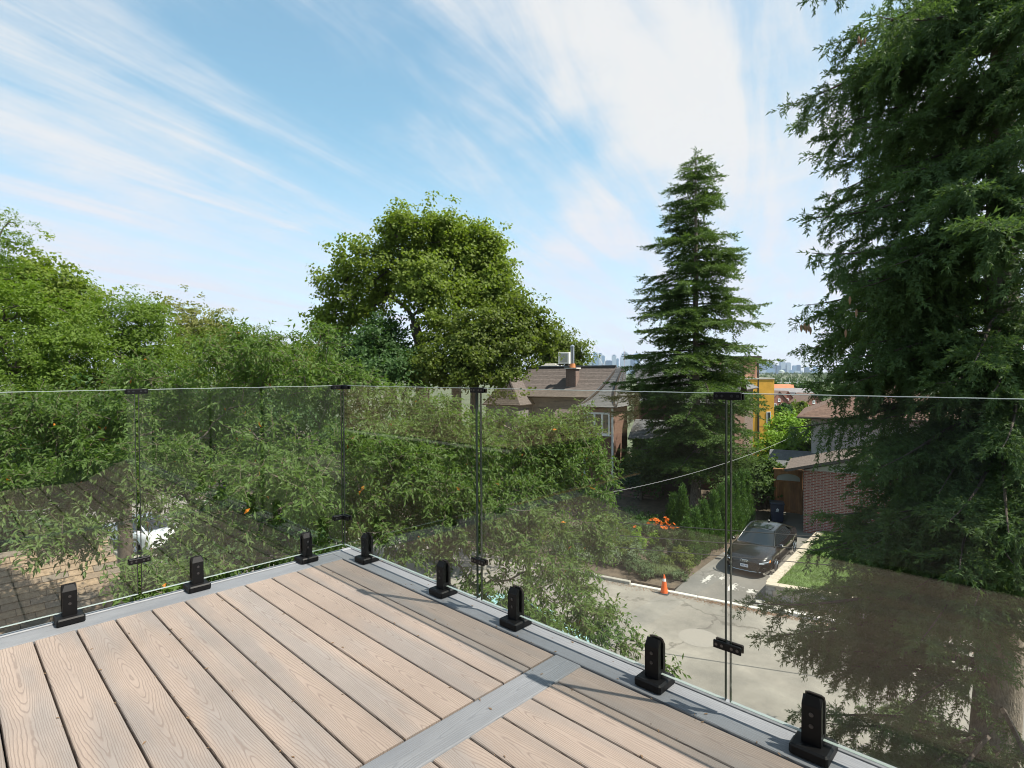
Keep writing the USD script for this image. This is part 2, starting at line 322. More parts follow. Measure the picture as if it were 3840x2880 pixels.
def spigot_parts(t):
    b = MB(); b.cbox((-0.053, -0.060, 0.0045), (0.053, 0.053, 0.033), 0.006); obj('base', b, BLACK, t)
    b = MB()
    for y0, y1, ch in ((-0.0265, -0.0085, -1), (0.0085, 0.024, 1)):
        w, zt, c = 0.027, 0.172, 0.003
        # plate with a sloped head: outline in x/z, front face set back at the top
        fy = y0 if ch < 0 else y1; by = y1 if ch < 0 else y0
        v = [(-w, fy, .033), (w, fy, .033), (w, fy, zt - .026), (-w, fy, zt - .026), (-w + .010, by - ch * -.004, zt), (w - .010, by - ch * -.004, zt), (-w, by, .033), (w, by, .033), (w, by, zt - .002), (-w, by, zt - .002)]
        f = [(0, 1, 2), (0, 2, 3), (3, 2, 5), (3, 5, 4), (1, 7, 8), (1, 8, 2), (2, 8, 5), (0, 3, 9), (0, 9, 6), (3, 4, 9), (4, 5, 8), (4, 8, 9), (6, 9, 8), (6, 8, 7)]
        b.add(v, f)
    b.box((-0.0262, -0.0262, 0.033), (0.0262, 0.0238, 0.060))
    obj('post', b, BLACK, t)
    for z in (0.088, 0.122):
        b = MB(); b.cyl((0, -0.0262, z), (0, -0.0285, z), 0.0062, 12); b.cyl((0, -0.0286, z), (0, -0.0295, z), 0.0034, 6); obj('bolt', b, BOLT, t)
sp_l = ['black clamp post at the far left of the left railing', 'black clamp post in the middle of the left railing', 'black clamp post of the left railing next to the deck corner']
sp_r = ['black clamp post of the street railing next to the deck corner', 'second black clamp post of the street railing from the deck corner', 'black clamp post just past the first joint of the street railing',
        'black clamp post left of the joint in front of the parked car', 'nearest and largest black clamp post, in front of the big spruce']
first = None
def spigot(loc, rz, label):
    global first
    if first is None:
        first = thing('clamp_post', label, 'clamp post', loc, rz, 'black clamp posts holding the glass railing'); spigot_parts(first)
    else: clone(first, loc, rz, label)
for x, s in zip((0.405, 0.940, 1.545), sp_l): spigot((x, YG, 0), 0.0, s)
for y, s in zip((2.972, 2.238, 1.722, 1.022, 0.495), sp_r): spigot((XG, y, 0), -math.pi / 2, s)

def clip(loc, rz, label, w=0.046):
    t = thing('glass_clip', label, 'glass clip', loc, rz, 'black clips joining the glass panels')
    for s in (-1, 1):
        y0, y1 = (0.0066, 0.0150) if s > 0 else (-0.0150, -0.0066)
        b = MB(); b.cbox((-w, y0, -0.0125), (w, y1, 0.0125), 0.002); obj('plate', b, BLACK, t)
    b = MB(); b.box((-0.006, -0.0066, -0.011), (0.006, 0.0066, 0.011)); obj('spacer', b, BLACK, t)
    for x in (-0.035, -0.016, 0.016, 0.035):
        b = MB(); b.cyl((x, -0.0149, 0), (x, -0.0162, 0), 0.0048, 10); obj('bolt', b, BOLT, t)
clip((0.683, YG, ZT - 0.010), 0, 'black four bolt clip at the top of the joint in the left railing')
clip((0.683, YG, 0.215), 0, 'black four bolt clip low on the joint in the left railing')
clip((XG, 1.964, ZT - 0.010), -math.pi / 2, 'black clip at the top of the first joint of the street railing')
clip((XG, 1.964, 0.233), -math.pi / 2, 'black clip low on the first joint of the street railing')
clip((XG, 0.753, ZT - 0.010), -math.pi / 2, 'black clip at the top of the joint in front of the spruce across the street')
clip((XG, 0.753, 0.230), -math.pi / 2, 'black clip low on the joint in front of the parked car')
def corner_clip(z, label):
    t = thing('corner_clip', label, 'glass clip', (XG, YG, z), 0, 'black clips joining the glass panels')
    b = MB(); b.cbox((-0.075, -0.017, -.0135), (-0.0172, -0.0068, .0135), .002); b.cbox((-0.0170, -0.075, -.0135), (-0.0068, -0.0068, .0135), .002); obj('inner_plate', b, BLACK, t)
    b = MB(); b.cbox((-0.075, 0.0068, -.0135), (0.0168, 0.017, .0135), .002); b.cbox((0.0068, -0.075, -.0135), (0.017, 0.0066, .0135), .002); obj('outer_plate', b, BLACK, t)
    for a in (-0.060, -0.036):
        b = MB(); b.cyl((a, -0.0169, 0), (a, -0.0182, 0), .005, 10); obj('bolt', b, BOLT, t)
        b = MB(); b.cyl((-0.0169, a, 0), (-0.0182, a, 0), .005, 10); obj('bolt', b, BOLT, t)
corner_clip(ZT - 0.010, 'black angled clip at the top of the railing corner')
corner_clip(0.224, 'black angled clip low on the railing corner')

# small dry bits caught along the board gaps
rl = np.random.default_rng(3); N = 150; P = np.c_[X0 + PITCH * rl.integers(0, 11, N) + rl.normal(size=N) * .006, rl.uniform(.2, 3.1, N), np.full(N, .0015)]
e2 = np.c_[rl.uniform(1.72, 1.85, 20), rl.uniform(.4, 3.2, 20), np.full(20, .0015)]; P = np.vstack([P, e2]); ang = rl.uniform(0, 6.3, len(P)); q = np.c_[np.cos(ang), np.sin(ang), 0 * ang]; s_ = np.c_[-np.sin(ang), np.cos(ang), 0 * ang]; L_ = rl.uniform(.004, .013, len(P))[:, None]
v = np.stack([P, P + q * L_ + s_ * L_ * .25 + [0, 0, .002], P + q * L_ * 1.6, P + q * L_ - s_ * L_ * .25 + [0, 0, .001]], 1).reshape(-1, 3)
obj('dry_bits', (v, (np.array([(0, 3, 2), (0, 2, 1)])[None] + (np.arange(len(P)) * 4)[:, None, None]).reshape(-1, 3)), plain('dry_leaf_bits', (.16, .10, .055), .9), kind='stuff', label='tiny dry leaf bits in the gaps of the deck boards')
# ---------------------------------------------------------------- ground, road, kerb
STREET = -7.30
KO = np.array([19.438, 10.609, 0.0])            # a point on the far kerb, where the traffic cone stands
SA = np.array([0.2362, -0.9717, 0.0]); SN = np.array([0.9717, 0.2362, 0.0])   # along the street to the right; away from us
RS = math.atan2(SA[1], SA[0])
def S(a, b, z=0.0): return KO + SA * a + SN * b + np.array([0, 0, z])
def ab(p): q = np.asarray(p) - KO; return float(q @ SA), float(q @ SN)
def yard_z(b): return STREET + 0.115 + 0.030 * b
def terrain_z(x, y):
    b = (x - KO[0]) * SN[0] + (y - KO[1]) * SN[1]; r = np.hypot(x, y)
    z = np.full(np.shape(x), -7.42)
    z = z - np.clip((r - 55) / 120, 0, 1) ** 1.2 * 6.0 - np.clip((r - 170) / 400, 0, 1) * 5.0 + np.clip((r - 1300) / 1500, 0, 1) * 10.0
    return z
b = MB()
rr = np.concatenate([[0.0], np.geomspace(4, 9500, 60)]); th = np.linspace(0, 2 * np.pi, 97)[:-1]
P = np.array([(r * np.cos(t), r * np.sin(t)) for r in rr[1:] for t in th]); z = terrain_z(P[:, 0], P[:, 1])
v = np.vstack([[0, 0, -7.42], np.c_[P, z]]); f = []
for i in range(96): f.append((0, 1 + i, 1 + (i + 1) % 96))
for k in range(len(rr) - 2):
    for i in range(96):
        p, q = 1 + k * 96 + i, 1 + k * 96 + (i + 1) % 96
        f += [(p, p + 96, q + 96), (p, q + 96, q)]
b.add(v, f)
obj('ground', b, plain('far_ground', (0.075, 0.09, 0.045), 0.95, var=0.4, scale=0.05), kind='structure', smooth=True)
# ---------------------------------------------------------------- vegetation tools
def unit(v): return v / (np.linalg.norm(v, axis=-1, keepdims=True) + 1e-12)
def leaves(p, d, nrm, L, W, fold=0.25, curl=0.2, rich=True):
    """one small blade per row: p base, d direction, nrm face normal; rich blades are folded along the rib and curled"""
    d = unit(d); s = unit(np.cross(d, nrm)); nn = np.cross(s, d); N = len(p)
    L = np.broadcast_to(L, N)[:, None]; W = np.broadcast_to(W, N)[:, None]
    if rich:
        v = np.stack([p, p + d * L * .45 - s * W * .5 + nn * W * fold, p + d * L * .5 - nn * L * .02, p + d * L * .45 + s * W * .5 + nn * W * fold, p + d * L * (1 - curl * .3) - nn * L * curl], 1)
        f = np.array([(0, 1, 2), (0, 2, 3), (1, 4, 2), (2, 4, 3)])
    else:
        v = np.stack([p, p + d * L * .5 - s * W * .5, p + d * L - nn * L * curl, p + d * L * .5 + s * W * .5], 1)
        f = np.array([(0, 1, 2), (0, 2, 3)])
    k = v.shape[1]
    return v.reshape(-1, 3), (f[None] + (np.arange(N) * k)[:, None, None]).reshape(-1, 3)
def sphere(rng, n): return unit(rng.normal(size=(n, 3)))
class Skeleton:
    """branches grown from a trunk towards target points; each target joins the nearest wood"""
    def __init__(s, trunk, seg=0.5, seed=1, sag=0.0, rough=0.08):
        s.rng = np.random.default_rng(seed); s.seg, s.sag, s.rough = seg, sag, rough
        s.P = [np.array(q, float) for q in trunk]; s.par = [-1] + list(range(len(trunk) - 1)); s.chains = [list(range(len(trunk)))]
        s.ends = []
    def grow(s, targets, bias=0.6):
        tr = np.array(s.P); root = tr[-1]
        order = np.argsort(np.linalg.norm(targets - root, axis=1))
        for t in targets[order]:
            P = np.array(s.P); par = np.array(s.par)
            dv = t - P; dist = np.linalg.norm(dv, axis=1) + 1e-9
            back = P - P[np.maximum(par, 0)]; bl = np.linalg.norm(back, axis=1) + 1e-9
            cos = (dv * back).sum(1) / dist / bl; cos[par < 0] = -0.5
            i = int(np.argmin(dist * (1 + bias * (1 - cos))))
            n = max(2, int(dist[i] / s.seg) + 1); p0 = P[i]
            out = back[i] / bl[i] if par[i] >= 0 else np.array([0, 0, 1.0])
            c1 = p0 + out * dist[i] * .35 + s.rng.normal(size=3) * dist[i] * s.rough
            c2 = p0 + (t - p0) * .72 + np.array([0, 0, -s.sag * dist[i]]) + s.rng.normal(size=3) * dist[i] * s.rough
            ch = [i]
            for k in range(1, n + 1):
                u = k / n; q = (1 - u) ** 3 * p0 + 3 * u * (1 - u) ** 2 * c1 + 3 * u * u * (1 - u) * c2 + u ** 3 * t
                s.P.append(q); s.par.append(ch[-1]); ch.append(len(s.P) - 1)
            s.chains.append(ch); s.ends.append(ch[-1])
        s.P = np.array(s.P); s.par = np.array(s.par)
        return s
    def wood(s, r_tip, r_max, power=2.4, thin=0.0, taper_root=None):
        w = np.zeros(len(s.P)); has = np.zeros(len(s.P), bool); has[s.par[s.par >= 0]] = True
        for i in range(len(s.P) - 1, -1, -1):
            if not has[i]: w[i] = r_tip ** power
            if s.par[i] >= 0: w[s.par[i]] += w[i]
        r = w ** (1 / power); r = r * min(1.0, r_max / r.max()) if r.max() > r_max else r
        if taper_root: r[:len(s.chains[0])] = np.maximum(r[:len(s.chains[0])], np.linspace(taper_root[0], taper_root[1], len(s.chains[0])))
        s.r = r; mb = MB()
        for ci, ch in enumerate(s.chains):
            rad = r[ch].copy()
            if ci: rad[0] = min(rad[0], rad[1] * 1.25)
            if rad.max() < thin: continue
            mb.tube(s.P[ch], rad, 9 if rad.max() > .15 else 5 if rad.max() > .03 else 3, cap=False)
        return mb
    def tips(s):
        e = np.array(s.ends); return s.P[e], unit(s.P[e] - s.P[s.par[e]])
def blob_points(rng, blobs, n, hollow=0.45):
    """points spread through ellipsoids (x, y, z, rx, ry, rz), mostly near their skins"""
    B = np.array(blobs, float); vol = (B[:, 3] * B[:, 4] * B[:, 5]) ** (2 / 3); k = rng.choice(len(B), n, p=vol / vol.sum())
    r = hollow + (1 - hollow) * rng.random(n) ** .6
    return B[k, :3] + sphere(rng, n) * B[k, 3:] * r[:, None]
def clump_leaves(rng, c, out, n, R, L, W, up_bias=0.5, flat=0.6, curl=.15, rich=False):
    """n leaves round each clump centre c, facing out and up"""
    N = len(c) * n; cc = np.repeat(c, n, 0); oo = np.repeat(out, n, 0)
    off = sphere(rng, N) * (rng.random(N) ** .5)[:, None] * R; off[:, 2] *= flat
    nrm = unit(off / R * .5 + oo * .4 + rng.normal(size=(N, 3)) * .45 + np.array([0, 0, up_bias]))
    d = unit(np.cross(nrm, rng.normal(size=(N, 3)))); d[:, 2] -= .15
    return leaves(cc + off, d, nrm, L * rng.uniform(.7, 1.25, N), W * rng.uniform(.7, 1.25, N), curl=curl, rich=rich)
BARK = plain('grey_brown_bark', (0.085, 0.068, 0.052), 0.9, var=0.45, scale=9, bump=0.7, bscale=30, dist=0.02, stretch=(1, 1, 0.3))
BARK2 = plain('flaky_spruce_bark', (0.19, 0.155, 0.125), 0.9, var=0.55, scale=16, bump=1.0, bscale=34, dist=0.03, stretch=(1, 1, 0.45))
LIMB = plain('dark_limb_bark', (0.070, 0.055, 0.045), 0.9, var=0.35, scale=14)
TWIG = plain('twig_bark', (0.15, 0.115, 0.085), 0.85, var=0.3, scale=20)

def broadleaf(name, label, trunk, blobs, mt, n_targets, per, R, L, W, seed, group=None, seg=0.6, r_max=0.45, r_tip=0.012, hollow=0.62, up_bias=.5, flat=.6, bark=None, thin=0.02, extra=2, curl=.15, sag=0.0):
    """trunk: polyline; blobs: crown ellipsoids; every target bears clumps of leaves"""
    rng = np.random.default_rng(seed); t = thing(name, label, 'tree', trunk[0], 0, group)
    o = np.array(trunk[0], float); trunk = np.array(trunk) - o; blobs = np.array(blobs, float) - np.r_[o, 0, 0, 0]
    sk = Skeleton(trunk, seg, seed, sag)
    ctr = blobs[:, :3]; sk.grow(np.vstack([ctr, blob_points(rng, blobs, n_targets, hollow)]))
    obj('trunk', sk.wood(r_tip, r_max, thin=thin, taper_root=(r_max, r_max * .6)), bark or BARK, t, smooth=60)
    p, d = sk.tips()
    mid = blobs[:, :3].mean(0); c = [p]; dd = [d]
    for k in range(extra): c.append(p + rng.normal(size=p.shape) * R * .9); dd.append(d)
    c = np.vstack(c); out = unit(unit(c - mid) + np.vstack(dd) * .5)
    obj('crown', clump_leaves(rng, c, out, per, R, L, W, up_bias, flat, curl), mt, t, kind='stuff')
    return t

def shoot(rng, L, n, nl, nw, tufty=0.0):
    """a conifer shoot along +x with n narrow needles all round, mostly above"""
    v, f = [], []
    x = np.linspace(0.02, 1.0, n) * L
    for i in range(n):
        a = i * 2.399 + rng.normal() * .3; sp = .95 - .5 * (i / n)
        d = np.array([math.cos(sp), math.sin(sp) * math.cos(a), math.sin(sp) * math.sin(a) * .8 + .12]); d /= np.linalg.norm(d)
        s = np.cross(d, [0, math.sin(a), -math.cos(a)]); s /= np.linalg.norm(s) + 1e-9
        b = np.array([x[i], 0, 0]); k = len(v); l = nl * rng.uniform(.8, 1.15)
        v += [b - s * nw * .5, b + s * nw * .5, b + d * l]; f.append((k, k + 1, k + 2))
    return np.array(v), np.array(f)
def scatter(protos, rng, p, d, upv, scale):
    """copies of shoot prototypes at p along d"""
    d = unit(d); y = unit(np.cross(upv, d)); z = np.cross(d, y); which = rng.integers(len(protos), size=len(p)); V, F, n = [], [], 0
    for k, (v, f) in enumerate(protos):
        i = np.where(which == k)[0]
        if not len(i): continue
        M = np.stack([d[i], y[i], z[i]], 2) * np.broadcast_to(scale, len(p))[i][:, None, None]
        q = np.einsum('nij,vj->nvi', M, v) + p[i][:, None]
        V.append(q.reshape(-1, 3)); F.append((f[None] + (np.arange(len(i)) * len(v))[:, None, None]).reshape(-1, 3) + n); n += q.shape[0] * q.shape[1]
    return np.vstack(V), np.vstack(F)
def conifer(t, height, r_trunk, length_at, spacing, whorl, protos, seed, droop=0.35, hang=0.5, dens=1.0, tw_step=0.16, tw_len=0.30, shoot_len=0.13, z0=0.5, rise=0.2, keep=None, lean=(0, 0), gaps=0.0, tip_up=0.12, bark=None, limb=0.02, reps=2, curtain=0.0, pack=.62, splay=.85, splay_r=.16, vary=(.72, 1.12), lenf=None):
    """spruce: whorls of limbs that sag and turn up at the tip; flat side twigs with shoots, some hanging. length_at(z) gives limb length. Builds trunk, limbs, needles under t"""
    rng = np.random.default_rng(seed); wood = MB(); zs, r0 = [], []
    n = 14; zz = np.linspace(0, height, n); tr = np.c_[lean[0] * (zz / height) ** 1.3, lean[1] * (zz / height) ** 1.3, zz]; tr[1:-1, :2] += rng.normal(size=(n - 2, 2)) * r_trunk * .12
    tb = MB(); rad = r_trunk * (1 - zz / height) ** .8 + .015; rad[0] *= 1.25; tb.tube(tr, rad, 12, cap=False)
    SP, SD, SU, SS = [], [], [], []
    z = z0
    while z < height - .1:
        Lz = length_at(z)
        for k in range(whorl if Lz > .5 else max(4, whorl - 1)):
            if rng.random() < gaps: continue
            a = rng.uniform(0, 2 * np.pi); L = Lz * rng.uniform(*vary); zb = z + rng.uniform(-.5, .5) * spacing
            base = np.array([np.interp(zb, zz, tr[:, 0]), np.interp(zb, zz, tr[:, 1]), zb]); h = np.array([math.cos(a), math.sin(a), 0]); sd = np.array([-h[1], h[0], 0])
            if lenf: L *= lenf(base, h)
            q = keep(base, h) if keep else 1.0
            if rng.random() > q: continue
            m_ = max(4, int(L / .25)); u = np.linspace(0, 1, m_ + 1)
            bend = rng.normal() * .10
            pts = base + h * (u * L)[:, None] + sd * (bend * L * u ** 2)[:, None]
            dr = droop * rng.uniform(.7, 1.3)
            pts[:, 2] += L * (rise * u - (dr + rise * .6) * u ** 1.8 + tip_up * np.clip(u - .6, 0, 1) ** 2 * 4)
            wood.tube(pts, np.maximum(limb * (L ** .8) * (1 - u * .88) * .55, .004), 4, cap=False)
            # side twigs, alternating, longest at the middle of the limb
            s_ = np.arange(.18 * L, L, tw_step / dens); us = s_ / L
            for side in (-1, 1):
                u2 = np.clip(us + rng.normal(size=len(us)) * .02, .05, 1); P = np.stack([np.interp(u2, u, pts[:, c]) for c in range(3)], 1)
                tl = tw_len * L ** .5 * np.clip(np.sin(np.pi * np.clip(u2 * .85 + .12, 0, 1)), .25, 1) * rng.uniform(.6, 1.25, len(u2))
                T = unit(h[None] * rng.uniform(.45, .9, len(u2))[:, None] + side * sd[None] + np.array([0, 0, -.1]) + rng.normal(size=(len(u2), 3)) * .15)
                down = hang * rng.random(len(u2)) ** 1.2
                cur = rng.random(len(u2)) < curtain
                if curtain:
                    T = np.where(cur[:, None], unit(T * .45 + np.array([0, 0, -1.0])), T); tl = np.where(cur, tl * rng.uniform(.6, 1.0, len(u2)), tl)
                for i in range(len(u2)):
                    k2 = max(1, int(tl[i] / (shoot_len * pack))); uu = (np.arange(k2) + .2) / k2
                    Q = P[i] + T[i] * (uu * tl[i])[:, None]; Q[:, 2] -= down[i] * tl[i] * uu ** 1.6
                    D = np.repeat(T[i][None], k2, 0); D[:, 2] -= down[i] * 1.4 * uu
                    sv = np.cross(T[i], [0, 0, 1.0]); sv /= np.linalg.norm(sv) + 1e-6
                    for rep in range(reps):
                        SP.append(Q); SD.append(D + rng.normal(size=D.shape) * splay_r + (sv * (splay if rep == 1 else -splay) if rep else 0) + ([0, 0, -.25 * hang] if rep else 0)); SU.append(np.repeat([[0, 0, 1.0]], k2, 0)); SS.append(rng.uniform(.75, 1.2, k2))
            e = pts[-1]; SP.append(e[None]); SD.append((pts[-1] - pts[-2])[None]); SU.append(np.array([[0, 0, 1.0]])); SS.append(np.array([1.2]))
        z += spacing * (0.55 + .45 * min(1, Lz / 1.5))
    # leader
    k2 = 10; Q = np.c_[np.full(k2, tr[-1, 0]), np.full(k2, tr[-1, 1]), height - np.linspace(0, .9, k2)]
    SP.append(Q); SD.append(np.c_[rng.normal(size=(k2, 2)) * .5, np.full(k2, .6)]); SU.append(np.repeat([[0, 1.0, 0.1]], k2, 0)); SS.append(np.full(k2, 1.0))
    SP, SD, SU, SS = map(np.vstack, (SP, SD, SU, [s[:, None] for s in SS]))
    obj('trunk', tb, bark or BARK2, t, smooth=60)
    obj('limbs', wood, LIMB, t, kind='stuff')
    g = scatter(protos, rng, SP, SD, SU + rng.normal(size=SU.shape) * .25, SS[:, 0])
    return g, len(SP)
# ---------------------------------------------------------------- the big spruce on the right
SPR_NEAR = leaf_material('spruce_needles', [(0.0, (0.048, 0.078, 0.030)), (0.5, (0.090, 0.136, 0.046)), (0.82, (0.155, 0.218, 0.070)), (1.0, (0.31, 0.38, 0.115))], trans=0.38, rough=0.65, spec=0.2, gain=1.7)
SPR_FAR = leaf_material('dark_green_needles', [(0.0, (0.050, 0.082, 0.022)), (0.6, (0.092, 0.140, 0.036)), (1.0, (0.19, 0.25, 0.065))], trans=0.34, rough=0.65, spec=0.2, gain=1.5)
rs = np.random.default_rng(5)
near_sh = [shoot(rs, 0.17, 8, 0.066, 0.026) for _ in range(5)]
far_sh = [shoot(rs, 0.28, 7, 0.135, 0.052) for _ in range(4)]
p = xy(2160, 829, 9.4); base = up(p, -7.42)
spruce = thing('spruce_tree', 'huge dark spruce filling the right side of the view, just beyond the street railing', 'tree', base)
toward = unit(np.array([0, 0, 0]) - up(base, 0)); left = -RH
def keep_near(b, h):                     # the far and right side of the crown is hidden by the near side
    s = h @ left; q = h @ toward
    if b[2] < 4.8 and s < -.05: return 0.0
    k = 1.0 if s > 0.35 else (0.50 if s > -0.15 else (0.16 if q > 0 and b[2] < 14 else 0.05))
    if b[2] < 6.0 and s > -.05: k = .42
    return k * (.12 if b[2] > 15.6 else 1.0)
sunward = unit(np.array([.42, -.91, 0]))
def near_len(b, h): return 1 + (.42 * max(0, h @ toward) * float(np.clip((9.5 - b[2]) / 3, 0, 1)) if b[2] < 9.5 else 0)
g, n = conifer(spruce, 21.0, 0.36, lambda z: 3.55 * (1 - .17 * float(np.clip((z - 9.5) / 3, 0, 1))) * min(1, (27.0 - z) / 12.0) ** .7 * (0.93 + .10 * math.sin(z * 1.9)) * (1 - .13 * math.exp(-((z - 7) / 2.2) ** 2)), 0.38, 12, near_sh, 11, droop=0.36, hang=.9, dens=1.0, tw_step=0.175, tw_len=0.50, shoot_len=0.15, reps=3, curtain=0.36, pack=.48, splay=.55, splay_r=.34, vary=(.6, 1.15), z0=1.0, rise=0.16, keep=keep_near, gaps=0.03, tip_up=.16, limb=0.035)
obj('needles', g, SPR_NEAR, spruce, kind='stuff'); print('near shoots', n, len(g[1]))
CONE = plain('brown_spruce_cone', (0.20, 0.11, 0.055), 0.7, bump=0.6, bscale=120, dist=.004)
for i, (px, py, D) in enumerate([(1738, 698, 8.6), (1742, 704, 8.7), (1747, 700, 8.6), (1751, 706, 8.7), (1731, 701, 8.6), (1855, 78, 8.3), (1860, 84, 8.3), (1868, 80, 8.4), (1827, 712, 8.4), (1850, 668, 8.3), (1836, 640, 8.2)]):
    c = xy(px, py, D) - base; mb = MB(); rad = np.array([.006, .015, .019, .018, .012, .004]); mb.tube(np.c_[np.full(6, c[0]), np.full(6, c[1]), c[2] - np.linspace(0, .12, 6)], rad, 8); obj('cone', mb, CONE, spruce)

# the spruce across the street
p = xy(1503, 1092, 33.0); base2 = up(p, -6.85)
spruce2 = thing('spruce_tree', 'tall pointed spruce standing alone in front of the tudor houses across the street', 'tree', base2)
prof = np.array([(0, 2.2), (3, 3.6), (5.2, 4.3), (7, 4.3), (9, 3.6), (11.5, 3.2), (12.7, 2.75), (14.5, 2.55), (16, 2.2), (17.2, 1.65), (18.6, .95), (19.7, .15)])
g, n = conifer(spruce2, 21.1, 0.27, lambda z: float(np.interp(z, prof[:, 0] * 1.075, prof[:, 1] * 1.06)), 0.50, 7, far_sh, 23, droop=0.17, hang=0.6, dens=1.0, tw_step=0.28, tw_len=0.62, shoot_len=0.27, reps=3, curtain=.08, vary=(.55, 1.2), z0=2.6, rise=0.10, gaps=0.16, tip_up=.10, limb=0.03)
obj('needles', g, SPR_FAR, spruce2, kind='stuff'); print('far shoots', n, len(g[1]))
# a small distant spruce
p = xy(672, 744, 95.0); b3 = up(p, -10)
spruce3 = thing('spruce_tree', 'small distant spruce peeking over the trees left of the big linden', 'tree', b3)
g, n = conifer(spruce3, 10 + float(xy(672, 700, 95.0)[2]), 0.25, lambda z: max(.1, (17.5 - z) * .26), 0.85, 5, [shoot(rs, 0.7, 6, .3, .12) for _ in range(3)], 31, droop=.2, hang=.3, tw_step=.7, tw_len=.8, shoot_len=.6, z0=8, gaps=.1)
obj('needles', g, SPR_FAR, spruce3, kind='stuff')
# ---------------------------------------------------------------- broadleaved trees
def bl(px, py, D, rx, ry, rd=None):
    c = xy(px, py, D); k = D / 1199
    return (*c, rx * k, (rd or rx) * k, ry * k)
LINDEN = leaf_material('linden_leaves', [(0.0, (0.078, 0.106, 0.016)), (0.35, (0.155, 0.188, 0.031)), (0.75, (0.258, 0.274, 0.052)), (1.0, (0.37, 0.355, 0.10))], trans=0.5, gain=1.95)
LIGHT = leaf_material('fresh_green_leaves', [(0.0, (0.085, 0.115, 0.020)), (0.5, (0.155, 0.190, 0.036)), (1.0, (0.25, 0.285, 0.065))], trans=0.48, gain=1.3)
ROBINIA = leaf_material('robinia_leaves', [(0.0, (0.065, 0.102, 0.014)), (0.5, (0.120, 0.170, 0.024)), (1.0, (0.205, 0.265, 0.045))], trans=0.5, gain=1.9)
OLIVE = leaf_material('olive_leaves', [(0.0, (0.120, 0.128, 0.038)), (0.5, (0.192, 0.192, 0.064)), (1.0, (0.280, 0.264, 0.104))], trans=0.45, gain=1.5)
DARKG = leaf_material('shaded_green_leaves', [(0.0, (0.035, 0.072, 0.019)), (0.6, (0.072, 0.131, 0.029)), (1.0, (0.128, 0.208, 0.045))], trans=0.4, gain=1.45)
LIME = leaf_material('lime_green_leaves', [(0.0, (0.144, 0.240, 0.026)), (0.5, (0.240, 0.368, 0.045)), (1.0, (0.368, 0.496, 0.080))], trans=0.36)
LSC = (633.6, 403.2, .3472)
def lb(cx, cy, rx, ry, D, rd=None): return bl(LSC[0] + cx * LSC[2], LSC[1] + cy * LSC[2], D, rx * LSC[2], ry * LSC[2], rd and rd * LSC[2])
def ltr(D, *pts): return [xy(LSC[0] + x * LSC[2], LSC[1] + y * LSC[2], D) for x, y in pts]
t0 = ltr(40, (800, 1060), (785, 960), (750, 850)); t0 = [up(t0[0] + RH * .15, -8.0)] + t0
broadleaf('linden_tree', 'tall linden with yellowish crown and forked dark trunk in the middle of the view', t0,
          [lb(760, 290, 205, 120, 40), lb(880, 240, 100, 70, 40), lb(660, 250, 95, 70, 40.5), lb(430, 490, 165, 115, 39), lb(205, 650, 75, 85, 39), lb(290, 620, 100, 80, 38.5), lb(700, 430, 170, 140, 41), lb(850, 620, 120, 160, 38),
           lb(780, 560, 110, 130, 38), lb(900, 800, 80, 70, 38), lb(560, 620, 130, 60, 42), lb(300, 800, 130, 60, 40), lb(480, 760, 120, 40, 42), lb(250, 880, 80, 60, 39), lb(970, 330, 110, 110, 41)],
          LINDEN, 300, 27, .62, .24, .19, 41, seg=.9, r_max=.55, r_tip=.022, hollow=.68, up_bias=.55, extra=3)
t1 = ltr(43, (1012, 900), (1012, 760), (1030, 600)); t1 = [up(t1[0], -8.0)] + t1
broadleaf('linden_tree', 'linden crown on a straight dark trunk, right behind the forked linden', t1,
          [lb(1120, 350, 140, 90, 43), lb(1220, 390, 80, 90, 43), lb(1010, 480, 150, 130, 42), lb(1180, 470, 130, 110, 43), lb(1260, 560, 90, 130, 42), lb(1310, 690, 95, 95, 42), lb(1060, 620, 120, 90, 41), lb(1150, 700, 130, 60, 44)],
          LINDEN, 220, 27, .65, .25, .20, 42, seg=.9, r_max=.42, r_tip=.022, hollow=.68, extra=3)
t2 = [up(xy(1020, 800, 37), -8.0), xy(1025, 850, 37), xy(1030, 790, 37)]
broadleaf('linden_tree', 'lower bright green tree in front of the right linden, touching the brown house roof', t2,
          [lb(1150, 880, 190, 105, 37), lb(1380, 770, 105, 80, 38), lb(1490, 890, 110, 90, 38), lb(1340, 980, 150, 110, 36.5), lb(1000, 1110, 170, 110, 36), lb(1240, 1140, 170, 80, 36), lb(830, 1110, 110, 80, 36), lb(1560, 960, 70, 60, 38), lb(1080, 1010, 140, 80, 36)],
          LIGHT, 240, 32, .60, .21, .17, 43, seg=.9, r_max=.35, r_tip=.02, hollow=.68, extra=3)
t3 = [up(xy(860, 800, 38), -8.0), xy(850, 860, 38), xy(845, 800, 38)]
broadleaf('linden_tree', 'dark green tree low at the left foot of the forked linden', t3,
          [lb(570, 900, 120, 70, 38), lb(480, 980, 150, 80, 37), lb(660, 1020, 120, 80, 38), lb(300, 1000, 100, 70, 38), lb(900, 930, 90, 60, 41), lb(640, 1130, 170, 60, 36), lb(420, 1130, 150, 60, 36)],
          DARKG, 150, 26, .62, .21, .17, 44, seg=.9, r_max=.3, r_tip=.02, hollow=.4, extra=3)
t4 = [up(xy(1225, 800, 52), -8.0), xy(1225, 800, 52), xy(1225, 770, 52)]
